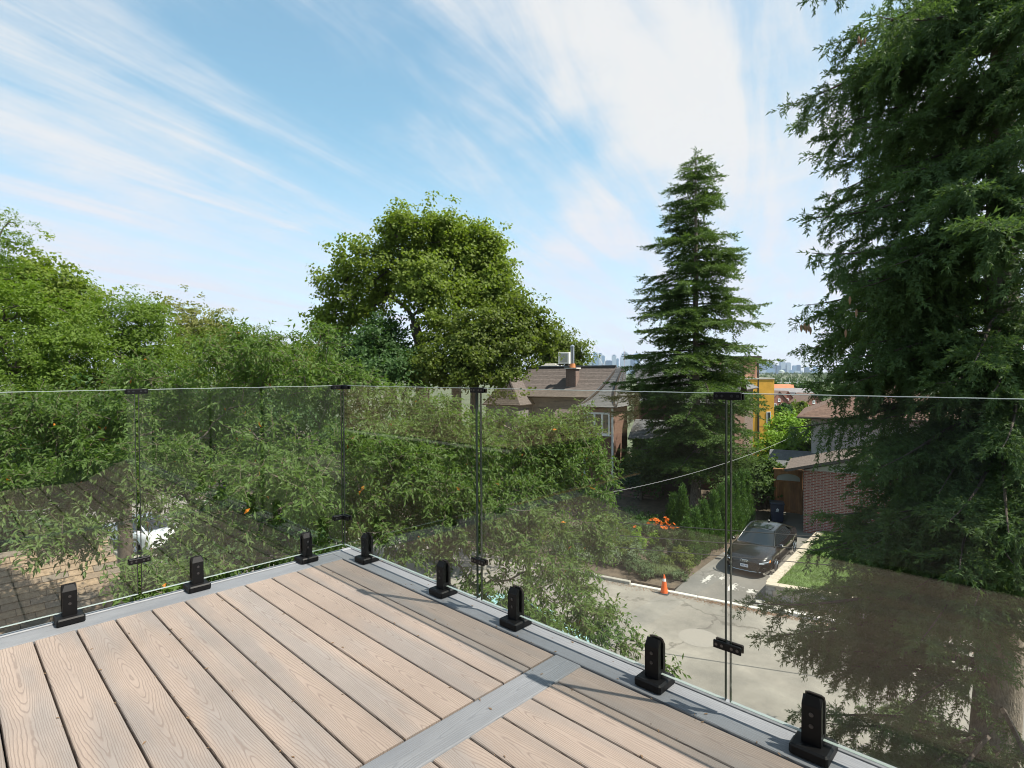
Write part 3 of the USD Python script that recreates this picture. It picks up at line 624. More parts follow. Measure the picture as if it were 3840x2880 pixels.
broadleaf('maple_tree', 'yellow green maple behind the brown house, left of the skyline', t4,
          [lb(1690, 950, 70, 55, 52), lb(1740, 1020, 80, 65, 52), lb(1640, 1010, 80, 70, 52), lb(1590, 1070, 80, 60, 52), lb(1770, 1080, 60, 50, 52)],
          LIGHT, 110, 20, .65, .26, .2, 45, seg=1.0, r_max=.3, r_tip=.025, hollow=.45, extra=2)
# trees on the left
def simple(name, label, bx, D, blobs, mt, nt, per, R, L, W, seed, rm=.3, flat=.5, extra=3, hollow=.62, z=-8.0, up_bias=.6, group=None, curl=.15):
    bs = [bl(*q) if len(q) > 4 else bl(q[0], q[1], D, q[2], q[3]) for q in blobs]; low = min(b[2] for b in bs)
    c = xy(bx, 829, D); return broadleaf(name, label, [up(c, z), up(c, (z + low) / 2), up(c, low)], bs, mt, nt, per, R, L, W, seed, group, seg=.8, r_max=rm, r_tip=.015, hollow=hollow, flat=flat, extra=extra, up_bias=up_bias, curl=curl)
simple('robinia_tree', 'thin feathery tree top reaching in at the upper left edge', -90, 21, [(-60, 560, 90, 70), (-10, 530, 40, 30), (30, 515, 25, 18), (55, 520, 14, 9), (20, 480, 20, 10)], ROBINIA, 60, 22, .32, .12, .05, 51, flat=.35, extra=2)
simple('linden_tree', 'yellowish round linden crown at the far left behind the green trees', 70, 36, [(40, 610, 90, 55), (120, 620, 75, 50), (170, 650, 45, 40), (60, 680, 110, 60), (190, 690, 30, 30)], LINDEN, 150, 26, .60, .24, .19, 52, rm=.4)
simple('robinia_tree', 'bright green robinia at the left edge with layered foliage', 40, 20, [(20, 650, 70, 40), (80, 700, 90, 45), (10, 740, 100, 60), (120, 770, 100, 45), (60, 840, 130, 60), (180, 730, 50, 40)], ROBINIA, 230, 30, .42, .13, .058, 53, flat=.35)
simple('robinia_tree', 'green robinia with a dark forked top, second from the left edge', 265, 22, [(250, 660, 38, 26), (285, 690, 60, 35), (220, 720, 60, 40), (330, 700, 40, 40), (260, 770, 110, 55), (350, 760, 60, 50), (230, 850, 110, 55)], ROBINIA, 220, 30, .42, .13, .058, 54, flat=.38)
simple('ash_tree', 'olive brown tree top standing behind the robinias left of centre', 430, 46, [(330, 670, 30, 22), (400, 690, 40, 26), (450, 710, 50, 26), (385, 660, 14, 10), (480, 720, 30, 20), (420, 735, 60, 25)], OLIVE, 90, 22, .55, .24, .15, 55)
simple('honey_locust_tree', 'light green locust sloping down towards the small distant spruce', 500, 27, [(420, 760, 70, 30), (500, 755, 70, 32), (570, 765, 60, 28), (470, 800, 110, 40), (600, 800, 70, 35), (640, 775, 40, 22)], LIGHT, 170, 30, .45, .15, .07, 56, flat=.4)
simple('honey_locust_tree', 'low light green trees under the small distant spruce', 680, 48, [(640, 770, 40, 18), (690, 765, 45, 20), (740, 780, 40, 22), (670, 800, 60, 24), (600, 760, 30, 14)], LIGHT, 90, 22, .6, .25, .15, 57)
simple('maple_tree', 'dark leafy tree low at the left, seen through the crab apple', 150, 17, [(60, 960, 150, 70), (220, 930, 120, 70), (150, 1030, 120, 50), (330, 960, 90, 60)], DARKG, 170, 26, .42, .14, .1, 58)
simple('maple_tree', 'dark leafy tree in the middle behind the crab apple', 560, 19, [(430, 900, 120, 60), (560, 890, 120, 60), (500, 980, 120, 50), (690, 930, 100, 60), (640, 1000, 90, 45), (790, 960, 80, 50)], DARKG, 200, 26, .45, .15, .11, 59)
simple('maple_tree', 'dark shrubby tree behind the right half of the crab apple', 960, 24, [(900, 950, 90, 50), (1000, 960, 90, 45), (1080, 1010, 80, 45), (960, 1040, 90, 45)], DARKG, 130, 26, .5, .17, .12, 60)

# the crab apple just outside the deck corner
CRAB = leaf_material('crab_apple_leaves', [(0.0, (0.062, 0.100, 0.026)), (0.45, (0.110, 0.165, 0.042)), (0.85, (0.180, 0.235, 0.068)), (0.97, (0.27, 0.31, 0.12)), (1.0, (0.28, 0.18, 0.08))], trans=0.48, rough=0.5, spec=0.25, gain=1.75)
YELLOWED = leaf_material('yellowed_leaves', [(0.0, (0.50, 0.17, 0.02)), (1.0, (0.62, 0.30, 0.03))], trans=0.3)
BERRY = plain('dark_red_fruit', (0.11, 0.018, 0.022), 0.35)
rng = np.random.default_rng(77)
cb = [bl(*q) for q in [(60, 960, 7.6, 120, 80), (230, 880, 7.8, 130, 75), (420, 880, 7.8, 150, 95), (620, 810, 7.6, 130, 85), (760, 850, 8, 120, 75), (700, 720, 7.6, 26, 30), (330, 800, 7.6, 60, 30), (560, 1000, 7, 170, 110), (880, 900, 8.2, 120, 60), (330, 1040, 6.8, 130, 75),
      (770, 1010, 6.9, 150, 110), (980, 970, 8, 130, 85), (1110, 930, 8.6, 95, 50), (1200, 930, 8.6, 60, 40), (1190, 1010, 8.4, 90, 60), (1010, 1110, 7.6, 140, 80), (1200, 1110, 7.8, 95, 70), (1090, 1240, 7, 120, 75), (1220, 1250, 7.2, 80, 60), (1290, 1340, 6.8, 70, 50),
      (1380, 1395, 6.6, 42, 26), (1440, 1435, 6.5, 16, 10), (1180, 1340, 6.5, 90, 55), (430, 1130, 6.2, 130, 65), (600, 1130, 6.4, 120, 70), (480, 1230, 5.7, 80, 35), (100, 1165, 5.6, 40, 38), (180, 1140, 5.8, 60, 40), (620, 1050, 6.0, 110, 60), (250, 980, 6.2, 90, 55), (800, 1120, 6.6, 110, 60), (40, 1060, 6.2, 70, 45), (900, 1040, 7, 110, 70), (1260, 1010, 8.4, 70, 70), (1285, 1120, 8.0, 50, 70), (1240, 930, 8.8, 60, 50), (160, 1050, 6.4, 110, 45), (120, 900, 7.9, 120, 60), (520, 760, 7.9, 110, 45), (300, 1250, 5.3, 60, 28), (390, 1245, 5.4, 70, 36), (950, 1150, 7, 120, 70), (860, 1120, 7.2, 110, 60), (1090, 1090, 7.6, 110, 80), (1180, 960, 8.6, 90, 60)]]
c0 = xy(700, 829, 8.6); stem = [up(c0, -7.42), up(c0 + RH * .1, -5.8), up(c0 + RH * .05, -4.4)]
crab = thing('crab_apple_tree', 'crab apple tree with slender leaves and small fruit just outside the deck corner', 'tree', stem[0])
cbl = np.array(cb) - np.r_[stem[0], 0, 0, 0]
# two main limbs first, so that the crown reads as grown from a fork
sk = Skeleton(np.array(stem) - stem[0], .22, 78, sag=.03, rough=.10)
sk.grow(np.vstack([cbl[:, :3], blob_points(rng, cbl, 1200, .3)]), bias=.55)
obj('trunk', sk.wood(.0032, .13, power=2.3, taper_root=(.15, .11)), plain('crab_bark', (0.13, 0.105, 0.085), .8, var=.4, scale=25, bump=.6, bscale=60), crab, smooth=60)
tp, td = sk.tips(); PP, DD, NN = [], [], []
extra = sk.P[rng.choice(np.where(sk.r < .012)[0], 2300)]
tp = np.vstack([tp, extra]); td = np.vstack([td, unit(rng.normal(size=extra.shape) + [0, 0, .2])])
tw = MB()
for k in range(4):
    D = unit(td * .6 + rng.normal(size=td.shape) * .75 + np.array([0, 0, .05])); Lt = rng.uniform(.14, .36, len(tp)); n = 12
    u = (np.arange(n) + .6) / n
    Q = tp[:, None] + D[:, None] * (Lt[:, None] * u)[..., None]; Q[..., 2] -= (Lt[:, None] * u ** 2) * .25
    side = unit(np.cross(D, rng.normal(size=D.shape)))[:, None] * np.where(np.arange(n) % 2, 1, -1)[None, :, None]
    dv = D[:, None] * .55 + side * .75 + rng.normal(size=Q.shape) * .28 + np.array([0, 0, -.28])
    PP.append(Q.reshape(-1, 3)); DD.append(dv.reshape(-1, 3)); NN.append((rng.normal(size=Q.shape) * .5 + np.array([0, 0, 1.0])).reshape(-1, 3))
    if k < 2:
        for i in range(len(tp)): tw.tube([tp[i], tp[i] + D[i] * Lt[i] * .95 + [0, 0, -.2 * Lt[i]]], [.0028, .0015], 3, cap=False)
PP, DD, NN = map(np.vstack, (PP, DD, NN)); N = len(PP)
# leave a few openings so that what lies behind shows through
hole = meshkit.fbm((PP + stem[0]) * .9) if hasattr(meshkit, 'fbm') else np.zeros(N)
keep = rng.random(N) < np.clip(1.05 - .9 * np.clip(hole, 0, 1), .6, 1)
ye = rng.random(N) < .0010; gr = keep & ~ye
Lf, Wf = rng.uniform(.056, .100, N), rng.uniform(.022, .035, N)
h1 = gr & (np.arange(N) % 2 == 0); h2 = gr & ~h1
A1, A2 = leaves(PP[h1], DD[h1], NN[h1], Lf[h1], Wf[h1], fold=.22, curl=.28), leaves(PP[h2], DD[h2], NN[h2], Lf[h2], Wf[h2], curl=.2, rich=False)
obj('crown', (np.vstack([A1[0], A2[0]]), np.vstack([A1[1], A2[1] + len(A1[0])])), CRAB, crab, kind='stuff')
obj('yellowed_leaves', leaves(PP[ye], DD[ye] + [0, 0, -.5], NN[ye], Lf[ye] * 1.05, Wf[ye] * 1.3, fold=.2, curl=.3), YELLOWED, crab, kind='stuff')
obj('twigs', tw, TWIG, crab, kind='stuff')
ib = trimesh.creation.icosphere(0, .0075); q = PP[rng.choice(N, 700)] + rng.normal(size=(700, 3)) * .02 - [0, 0, .03]
obj('fruit', ((np.asarray(ib.vertices)[None] + q[:, None]).reshape(-1, 3), (np.asarray(ib.faces)[None] + (np.arange(700) * len(ib.vertices))[:, None, None]).reshape(-1, 3)), BERRY, crab, kind='stuff')
# ---------------------------------------------------------------- street, kerb, driveway, front gardens
def sheet(pts, lift=0.0):
    v = np.array(pts, float); v[:, 2] += lift; k = len(v)
    return v, np.array([(0, i, i + 1) for i in range(1, k - 1)])
def grid_sheet(fa, a0, a1, b0, b1, na, nb):
    """a sheet over street coordinates; fa(a, b) gives z"""
    A, B_ = np.meshgrid(np.linspace(a0, a1, na + 1), np.linspace(b0, b1, nb + 1)); v = np.array([S(a, b, fa(a, b)) for a, b in zip(A.ravel(), B_.ravel())])
    f = []
    for j in range(nb):
        for i in range(na):
            p = j * (na + 1) + i; q = p + na + 1; f += [(p, p + 1, q + 1), (p, q + 1, q)]
    return v, np.array(f)
def asphalt(name, c1, c2, crack, cscale):
    n, l = {}, []
    n['g'] = ('geometry', {})
    n['w'] = ('noise_texture', dict(scale=1.3, detail=4.0)); l += [('g.position', 'w.vector')]
    n['ws'] = ('vector_math', dict(math_type='scale', scale=1.6)); n['wa'] = ('vector_math', dict(math_type='add')); l += [('w.color', 'ws.vector1'), ('ws.vector', 'wa.vector1'), ('g.position', 'wa.vector2')]
    n['v'] = ('voronoi_texture', dict(feature='distance_to_edge', scale=cscale)); l += [('wa.vector', 'v.vector')]
    n['cr'] = ('map_range', dict(from_min=0.0, from_max=0.016, to_min=1.0, to_max=0.0, clamp=True)); l += [('v.distance', 'cr.value')]
    n['cm'] = ('noise_texture', dict(scale=0.45, detail=2.0)); n['cn'] = ('map_range', dict(from_min=0.44, from_max=0.60, to_min=0.0, to_max=0.8, clamp=True)); l += [('g.position', 'cm.vector'), ('cm.fac', 'cn.value')]
    n['ck'] = ('math', dict(math_type='multiply')); l += [('cr.result', 'ck.value1'), ('cn.result', 'ck.value2')]
    n['t'] = ('noise_texture', dict(scale=0.55, detail=7.0, roughness=0.65)); l += [('g.position', 't.vector')]
    n['r'] = ('rgb_ramp', dict(ramp=[(0.32, c1), (0.52, tuple(.5 * (np.array(c1) + c2))), (0.68, c2)])); l += [('t.fac', 'r.fac')]
    n['f'] = ('noise_texture', dict(scale=70.0, detail=3.0)); n['fm'] = ('map_range', dict(from_min=0.3, from_max=0.7, to_min=0.82, to_max=1.16)); l += [('g.position', 'f.vector'), ('f.fac', 'fm.value')]
    n['s'] = ('vector_math', dict(math_type='scale')); l += [('r.color', 's.vector1'), ('fm.result', 's.scale')]
    n['m'] = ('mix', dict(color2=crack)); l += [('ck.value', 'm.fac'), ('s.vector', 'm.color1')]
    n['p'] = ('principled_bsdf', dict(roughness=0.9, specular_ior_level=0.25)); l += [('m.color', 'p.base_color')]
    n['b'] = ('bump', dict(strength=0.35, distance=0.01)); l += [('f.fac', 'b.height'), ('b.normal', 'p.normal')]
    return mat(name, n, l)
ROAD = asphalt('sun_bleached_asphalt', (0.145, 0.137, 0.122), (0.26, 0.243, 0.21), (0.085, 0.078, 0.068), 0.22)
DRIVE = asphalt('worn_driveway', (0.125, 0.12, 0.11), (0.195, 0.183, 0.163), (0.08, 0.072, 0.065), 0.3)
KERB = plain('kerb_concrete', (0.30, 0.285, 0.25), .9, var=.25, scale=7, bump=.4, bscale=60)
KERBW = plain('pale_kerb_concrete', (0.52, 0.50, 0.45), .9, var=.14, scale=7, bump=.4, bscale=60)
SOIL = plain('garden_soil', (0.085, 0.065, 0.045), .95, var=.45, scale=3, bump=.7, bscale=25, dist=.03)
LAWN = plain('lawn_ground', (0.07, 0.115, 0.025), .95, var=.55, scale=2)
obj('road', grid_sheet(lambda a, b: STREET, -70, 60, -8.2, -0.02, 30, 4), ROAD, kind='structure')
def yard_sheet(fa0, fa1):
    v, f = [], []
    bs_ = [.157, .158, 1, 3, 6, 10, 15, 22, 30]
    for i_, b_ in enumerate(bs_):
        for u in np.linspace(0, 1, 9): v.append(S(fa0(b_) + (fa1(b_) - fa0(b_)) * u, b_, yard_z(b_) - (.3 if i_ == 0 else 0)))
    for j in range(len(bs_) - 1):
        for i in range(8): p = j * 9 + i; f += [(p, p + 1, p + 10), (p, p + 10, p + 9)]
    return np.array(v), np.array(f)
obj('front_garden_ground', yard_sheet(lambda b: -60, lambda b: .28 + .19 * b + .02), SOIL, kind='structure')
obj('front_garden_ground', yard_sheet(lambda b: 3.42 + .167 * b - .02, lambda b: 40), SOIL, kind='structure')
obj('near_verge', grid_sheet(lambda a, b: STREET + .02, -60, 50, -24, -8.42, 20, 4), plain('near_verge_grass', (0.075, 0.10, 0.035), .95, var=.4, scale=2), kind='structure')
q = S(1.94, -3.24, STREET + .004); th = np.linspace(0, 2 * np.pi, 40)[:-1]
obj('road_patch', (np.vstack([q, q + np.c_[np.cos(th) * .62, np.sin(th) * .62, 0 * th]]), np.array([(0, 1 + i, 1 + (i + 1) % 39) for i in range(39)])), plain('round_patch_asphalt', (0.225, 0.21, 0.185), .9, var=.08, scale=20), kind='structure', label='round paler patch in the road surface')
kerb = UsdGeom.Xform.Define(stage, '/World/kerb').GetPrim(); tag(kerb, kind='structure')
a = -56.0
while a < 40:
    L = 2.6
    mid = a + L / 2; drive = -0.2 < mid < 4.2
    h = 0.035 if drive else 0.125
    bb = MB(); bb.cbox((-L / 2 + .006, -0.02, -0.12), (L / 2 - .006, 0.155, h), 0.018)
    obj('kerb_stone', bb, KERBW if drive or 4 < mid < 5.5 else KERB, kerb, loc=S(mid, 0, STREET), rz=RS); a += L
a = -56.0
while a < 40:
    bb = MB(); bb.cbox((-1.3 + .006, -0.155, -0.12), (1.3 - .006, 0.02, .125), 0.018); obj('kerb_stone', bb, KERB, kerb, loc=S(a + 1.3, -8.24, STREET), rz=RS); a += 2.6
# driveway
def drive_z(b): return yard_z(b) + .012 - .098 * float(np.clip(1 - (b - .157) / 1.3, 0, 1)) ** 1.3
def dl(b): return .28 + .19 * b
def dr(b): return 3.42 + .167 * b
drive = UsdGeom.Xform.Define(stage, '/World/driveway').GetPrim(); tag(drive, kind='structure')
v, f = [], []
bs = np.r_[.157, .4, .7, 1.1, 1.5, np.linspace(2.2, 14.2, 11)]
for b_ in bs:
    for u in np.linspace(0, 1, 5): v.append(S(dl(b_) + (dr(b_) - dl(b_)) * u, b_, drive_z(b_)))
for j in range(15):
    for i in range(4): p = j * 5 + i; f += [(p, p + 1, p + 6), (p, p + 6, p + 5)]
obj('drive_surface', (np.array(v), np.array(f)), DRIVE, drive)
WHITE = plain('chalky_white', (0.42, 0.405, 0.375), .95, var=.2, scale=30)
rg = np.random.default_rng(9)
for (a, b_, la, lb_) in [(1.25, 1.75, .13, .38), (1.75, 2.0, .10, .22), (2.25, 1.35, .16, .30), (2.95, 1.25, .22, .16), (3.45, 3.1, .07, .22)]:
    th = np.linspace(0, 2 * np.pi, 19)[:-1]; rr_ = 1 + .38 * rg.normal(size=18).clip(-1.4, 1.4)
    # broken smears: a blotch and crumbs around it
    mb = MB(); c = (a, b_)
    mb.add(np.vstack([S(*c, drive_z(b_) + .005), [S(c[0] + la * rr_[i] * math.cos(t) * .8 + .19 * lb_ * math.sin(t) * rr_[i], c[1] + lb_ * rr_[i] * math.sin(t), drive_z(c[1] + lb_ * rr_[i] * math.sin(t)) + .005) for i, t in enumerate(th)]]), [(0, 1 + i, 1 + (i + 1) % 18) for i in range(18)])
    for k in range(14):
        e = (a + rg.normal() * la * 1.4, b_ + rg.normal() * lb_ * .9); r = rg.uniform(.012, .04); mb.add([S(e[0] + r * math.cos(t), e[1] + r * math.sin(t), drive_z(e[1]) + .009) for t in (0, 1.3, 2.6, 3.9, 5.2)], [(0, 1, 2), (0, 2, 3), (0, 3, 4)])
    obj('white_smear', mb, WHITE, drive, kind='stuff')
# litter of small leaves in the gutter
N = 2600; aa = np.r_[rg.normal(3.2, 1.6, N // 2), rg.uniform(-3, 12, N // 2)]; bb_ = -0.05 - np.abs(rg.normal(0, .16, N)); P = np.array([S(x, y, STREET + .006 + rg.random() * .012) for x, y in zip(aa, bb_)])
obj('leaf_litter', leaves(P, np.c_[rg.normal(size=(N, 2)), rg.normal(size=N) * .15], np.c_[rg.normal(size=(N, 2)) * .35, np.ones(N)], rg.uniform(.03, .07, N), rg.uniform(.015, .035, N), rich=False), leaf_material('dry_red_litter', [(0, (0.16, 0.09, 0.05)), (.5, (0.27, 0.15, 0.09)), (1, (0.36, 0.16, 0.10))], trans=.1), kind='stuff')

# retaining wall with coping, lawn and paver strip
STONE = plain('wall_block_stone', (0.27, 0.245, 0.215), .9, var=.22, scale=10, bump=.9, bscale=30, dist=.02, island=0)
STONE2 = plain('wall_block_stone_warm', (0.305, 0.265, 0.22), .9, var=.22, scale=10, bump=.9, bscale=30, dist=.02)
STONE3 = plain('wall_block_stone_grey', (0.225, 0.22, 0.21), .9, var=.22, scale=10, bump=.9, bscale=30, dist=.02)
COPE = plain('coping_stone', (0.40, 0.345, 0.27), .9, var=.14, scale=8, bump=.4, bscale=40)
wall = thing('retaining_wall', 'low block retaining wall with sandy coping right of the driveway', 'wall', S(3.49, .66, 0))
W0 = S(3.49, .66, 0); ZT_ = -6.56
def blocks(o, d, L, zbase, thick, inward, rows):
    ang = math.atan2(d[1], d[0]); hgt = 0.155
    for r in range(rows):
        z1 = ZT_ - .06 - r * hgt; x = -(r % 2) * .17
        while x < L - .05:
            w = rg.choice([.24, .32, .40]); x0, x1 = max(x, 0) + .004, min(x + w, L) - .004
            if x1 - x0 > .06 and z1 > zbase(x) - .05:
                pr = rg.uniform(0, .014); mb = MB(); mb.cbox((x0, -pr if inward > 0 else -thick, z1 - hgt + .004), (x1, thick if inward > 0 else pr, z1 - .003), .012)
                obj('wall_block', mb, [STONE, STONE2, STONE3][rg.integers(3)], wall, loc=o - W0, rz=ang)
            x += w
    x = 0.0
    while x < L - .02:
        x1 = min(x + .42, L); mb = MB(); mb.cbox((x + .003, -.03 if inward > 0 else -thick - .02, ZT_ - .058), (x1 - .003, thick + .02 if inward > 0 else .03, ZT_), .008); obj('coping_stone', mb, COPE, wall, loc=o - W0, rz=ang); x = x1
blocks(S(3.49, .66, 0), SA, 7.2, lambda x: yard_z(.6), .28, 1, 4)
dd = unit(SA * .167 + SN * .986)
blocks(S(3.50, .98, 0), dd, 8.4, lambda x: yard_z(1 + x), .30, -1, 4)
mb = MB(); mb.box((0.02, .05, -8), (7.0, .26, ZT_ - .07)); obj('wall_core', mb, plain('wall_core_dark', (.08, .075, .07), .95), wall, loc=S(3.49, .66, 0) - W0, rz=RS)
mb = MB(); mb.box((0.02, -.27, -8), (8.3, -.04, ZT_ - .07)); obj('wall_core', mb, '/World/Looks/wall_core_dark', wall, loc=S(3.50, .98, 0) - W0, rz=math.atan2(dd[1], dd[0]))
lawn_pts = [S(3.75, .95, ZT_ - .05), S(10.6, .95, ZT_ - .05), S(12, 9.4, ZT_ + .0), S(5.1, 9.4, ZT_ + .0)]
obj('lawn', sheet(lawn_pts), LAWN, kind='structure')
N = 30000; u, w = rg.random(N), rg.random(N); P = (1 - w)[:, None] * ((1 - u)[:, None] * lawn_pts[0] + u[:, None] * lawn_pts[1]) + w[:, None] * ((1 - u)[:, None] * lawn_pts[3] + u[:, None] * lawn_pts[2])
GRASS = leaf_material('lawn_grass', [(0, (0.09, 0.15, 0.025)), (.6, (0.14, 0.22, 0.04)), (1, (0.22, 0.28, 0.07))], trans=.35)
obj('grass', leaves(P, np.c_[rg.normal(size=(N, 2)) * .7, np.ones(N)], rg.normal(size=(N, 3)), rg.uniform(.05, .10, N), .012, rich=False), GRASS, kind='stuff')
pav = UsdGeom.Xform.Define(stage, '/World/paver_strip').GetPrim(); tag(pav, kind='structure')
PAV = [plain(f'paver_{i}', c, .9, var=.12, scale=14, bump=.3, bscale=50) for i, c in enumerate([(0.30, .29, .265), (.27, .262, .245), (.33, .31, .275)])]
for r in range(3):
    x = 3.3 - r * .11
    while x < 9.5:
        w = .22; mb = MB(); mb.cbox((x + .004, .165 + r * .16, -.06), (x + w - .004, .165 + (r + 1) * .16 - .006, .125 + rg.uniform(-.003, .003)), .006); obj('paver', mb, PAV[rg.integers(3)], pav, loc=S(0, 0, STREET), rz=RS); x += w

# planting helpers
def bush(name, label, a, b_, r, h, mt, n, L, W, seed, cat='shrub', group=None, up_=.5, flat=1.0, z=None, extra_parts=None, shape=1.0):
    rg2 = np.random.default_rng(seed); o = S(a, b_, yard_z(max(b_, 0)) if z is None else z); t = thing(name, label, cat, o, 0, group)
    nb = 9; blobs = [(*(rg2.normal(size=2) * r * .45), h * rg2.uniform(.35, .75), r * rg2.uniform(.4, .62), r * rg2.uniform(.4, .62), h * rg2.uniform(.25, .38)) for _ in range(nb)]
    c = blob_points(rg2, blobs, max(20, n // 14), .4); c[:, 2] = np.abs(c[:, 2]); out = unit(c - np.array([0, 0, h * .3]))
    st = MB()
    for k in range(6): e = c[rg2.integers(len(c))]; st.tube([(0, 0, -.1), e * [.4, .4, .5], e], [.012, .009, .004], 4, cap=False)
    obj('stems', st, TWIG, t, kind='stuff')
    obj('foliage', clump_leaves(rg2, c, out, 14, r * .2, L, W, up_, flat), mt, t, kind='stuff')
    if extra_parts: extra_parts(t, c, out, rg2)
    return t
# cedar hedge
CEDAR = leaf_material('cedar_sprays', [(0, (0.050, 0.095, 0.022)), (.5, (0.11, 0.185, 0.036)), (1, (0.23, 0.32, 0.065))], trans=.30, gain=1.5)
def cedar(label, a, b_, h, r, seed, group='cedars of the hedge beside the parked car'):
    rg2 = np.random.default_rng(seed); o = S(a, b_, yard_z(b_)); t = thing('cedar', label, 'cedar', o, 0, group)
    mb = MB(); mb.tube([(0, 0, -.1), (0, 0, h * .9)], [.05, .012], 6); obj('trunk', mb, BARK, t)
    n = 170; z = rg2.random(n) ** 1.15 * h; rad = r * np.clip((1 - z / h) * 1.15, .04, 1) ** 1.15 * rg2.uniform(.55, 1.0, n) * np.clip(.55 + z, 0, 1); ph = rg2.random(n) * 2 * np.pi
    c = np.c_[rad * np.cos(ph), rad * np.sin(ph), z]; out = np.c_[np.cos(ph), np.sin(ph), .3 + 0 * ph]
    k = 26; N = n * k; cc = np.repeat(c, k, 0) + rg2.normal(size=(N, 3)) * [.075, .075, .13]; cc[:, 2] = np.maximum(cc[:, 2], .02); oo = np.repeat(out, k, 0)
    d = unit(oo * .55 + rg2.normal(size=(N, 3)) * .35 + [0, 0, .85])
    obj('foliage', leaves(cc, d, rg2.normal(size=(N, 3)) + oo * .6, rg2.uniform(.09, .17, N), rg2.uniform(.035, .06, N), rich=False), CEDAR, t, kind='stuff')
hb = np.linspace(3.1, 10.2, 9)
ordn = ['nearest and broadest cedar of the hedge, at the front left of the parked car', 'second cedar of the hedge from the street', 'third cedar of the hedge from the street', 'fourth cedar of the hedge from the street', 'middle cedar of the hedge left of the parked car', 'sixth cedar of the hedge from the street',
        'third last cedar of the hedge, beside the roof of the parked car', 'second last cedar of the hedge, near the dark bin', 'last cedar of the hedge, closest to the dark bin']
for i, b_ in enumerate(hb): cedar(ordn[i], dl(b_) - .62 - (.12 if i < 3 else 0), b_, [1.75, 2.0, 2.15, 2.5, 2.55, 2.7, 2.75, 2.8, 2.6][i], [.66, .58, .54, .50, .46, .44, .42, .41, .41][i], 200 + i)
cedar('short cedar standing behind the left end of the hedge beside the tall spruce trunk', -.9, 6.6, 2.3, .5, 220, None)
cedar('small round cedar left of the hedge at the foot of the tall spruce', -1.6, 7.6, 1.7, .5, 221, None)
bush('laurel_shrub', 'dense leafy shrub at the driveway edge in front of the cedar hedge', dl(2.0) - .75, 2.2, .62, 1.0, LIGHT, 1700, .10, .05, 230)
# garden bed by the street
GARD = leaf_material('garden_greens', [(0, (0.06, 0.095, 0.035)), (.5, (0.10, 0.15, 0.05)), (1, (0.17, 0.22, 0.09))], trans=.3)
GREYG = leaf_material('greyish_white_leaves', [(0, (0.13, 0.17, 0.10)), (.45, (0.24, 0.27, 0.19)), (.46, (0.50, 0.52, 0.44)), (1, (0.62, 0.62, 0.55))], trans=.25)
bush('variegated_shrub', 'white flecked shrub in the garden bed left of the traffic cone', -2.7, 1.35, .75, .9, GREYG, 2200, .075, .045, 231)
bush('variegated_shrub', 'second white flecked shrub further left, half hidden by the crab apple', -4.0, 1.2, .8, .8, GREYG, 1900, .075, .045, 232)
bush('garden_shrub', 'leafy green shrub along the kerb between the white shrub and the cone', -1.55, .95, .7, .75, GARD, 2000, .09, .04, 233)
bush('garden_shrub', 'green shrub behind the white flecked shrub', -2.3, 2.6, .8, 1.0, GARD, 2000, .1, .05, 234)
bush('garden_shrub', 'green shrub at the left end of the garden bed', -5.3, 1.6, .9, .9, GARD, 1800, .1, .05, 235)
bush('fern_clump', 'bright yellow green fern clump left of the orange lilies', -2.0, 3.5, .42, 1.15, LIME, 1100, .14, .035, 236, cat='fern', flat=1.3)
bush('fern_clump', 'fern clump beside the wooden stake', -2.9, 4.0, .5, 1.1, LIGHT, 1000, .14, .035, 237, cat='fern', flat=1.3)
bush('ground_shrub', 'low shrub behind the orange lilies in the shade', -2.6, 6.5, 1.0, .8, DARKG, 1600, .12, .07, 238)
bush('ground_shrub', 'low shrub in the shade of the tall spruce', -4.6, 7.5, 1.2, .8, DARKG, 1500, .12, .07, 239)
for i_, (a_, b2_, r_, h_, m2, lab) in enumerate([(-1.0, 2.1, .55, .7, GARD, 'small green shrub behind the ornamental grass'), (-.1, 2.4, .45, .45, LIGHT, 'low bright plant between the ornamental grass and the driveway'), (-3.4, 2.2, .6, .9, LIGHT, 'bright leafy shrub between the two white flecked shrubs'),
        (-.6, 3.4, .6, .6, GARD, 'low green plant in front of the orange lilies'), (-2.2, 1.9, .55, 1.0, LIGHT, 'tall leafy plant behind the first white flecked shrub'), (-4.8, 3.0, .9, 1.1, GARD, 'broad green shrub left of the wooden stake'), (-3.9, 4.6, .8, .9, DARKG, 'dark green shrub behind the wooden stake'),
        (-1.0, .6, .4, .4, GARD, 'ground cover spilling over the kerb left of the cone'), (-6.6, 2.2, 1.0, 1.1, LIGHT, 'bright shrub far left in the garden bed behind the crab apple'), (-.9, 5.6, .6, .7, GARD, 'green plant right behind the orange lilies'), (-3.2, 6.0, .9, .7, DARKG, 'low dark shrub further back left of the lilies'), (.15, 1.2, .3, .35, GARD, 'small tuft at the corner of the driveway by the cone')]):
    bush('bed_plant', lab, a_, b2_, r_, h_, m2, int(1500 * r_ + 400), .10, .05, 260 + i_, cat='plant')
ORANGE = leaf_material('orange_petals', [(0, (0.72, 0.13, 0.015)), (1, (0.80, 0.24, 0.03))], trans=.35)
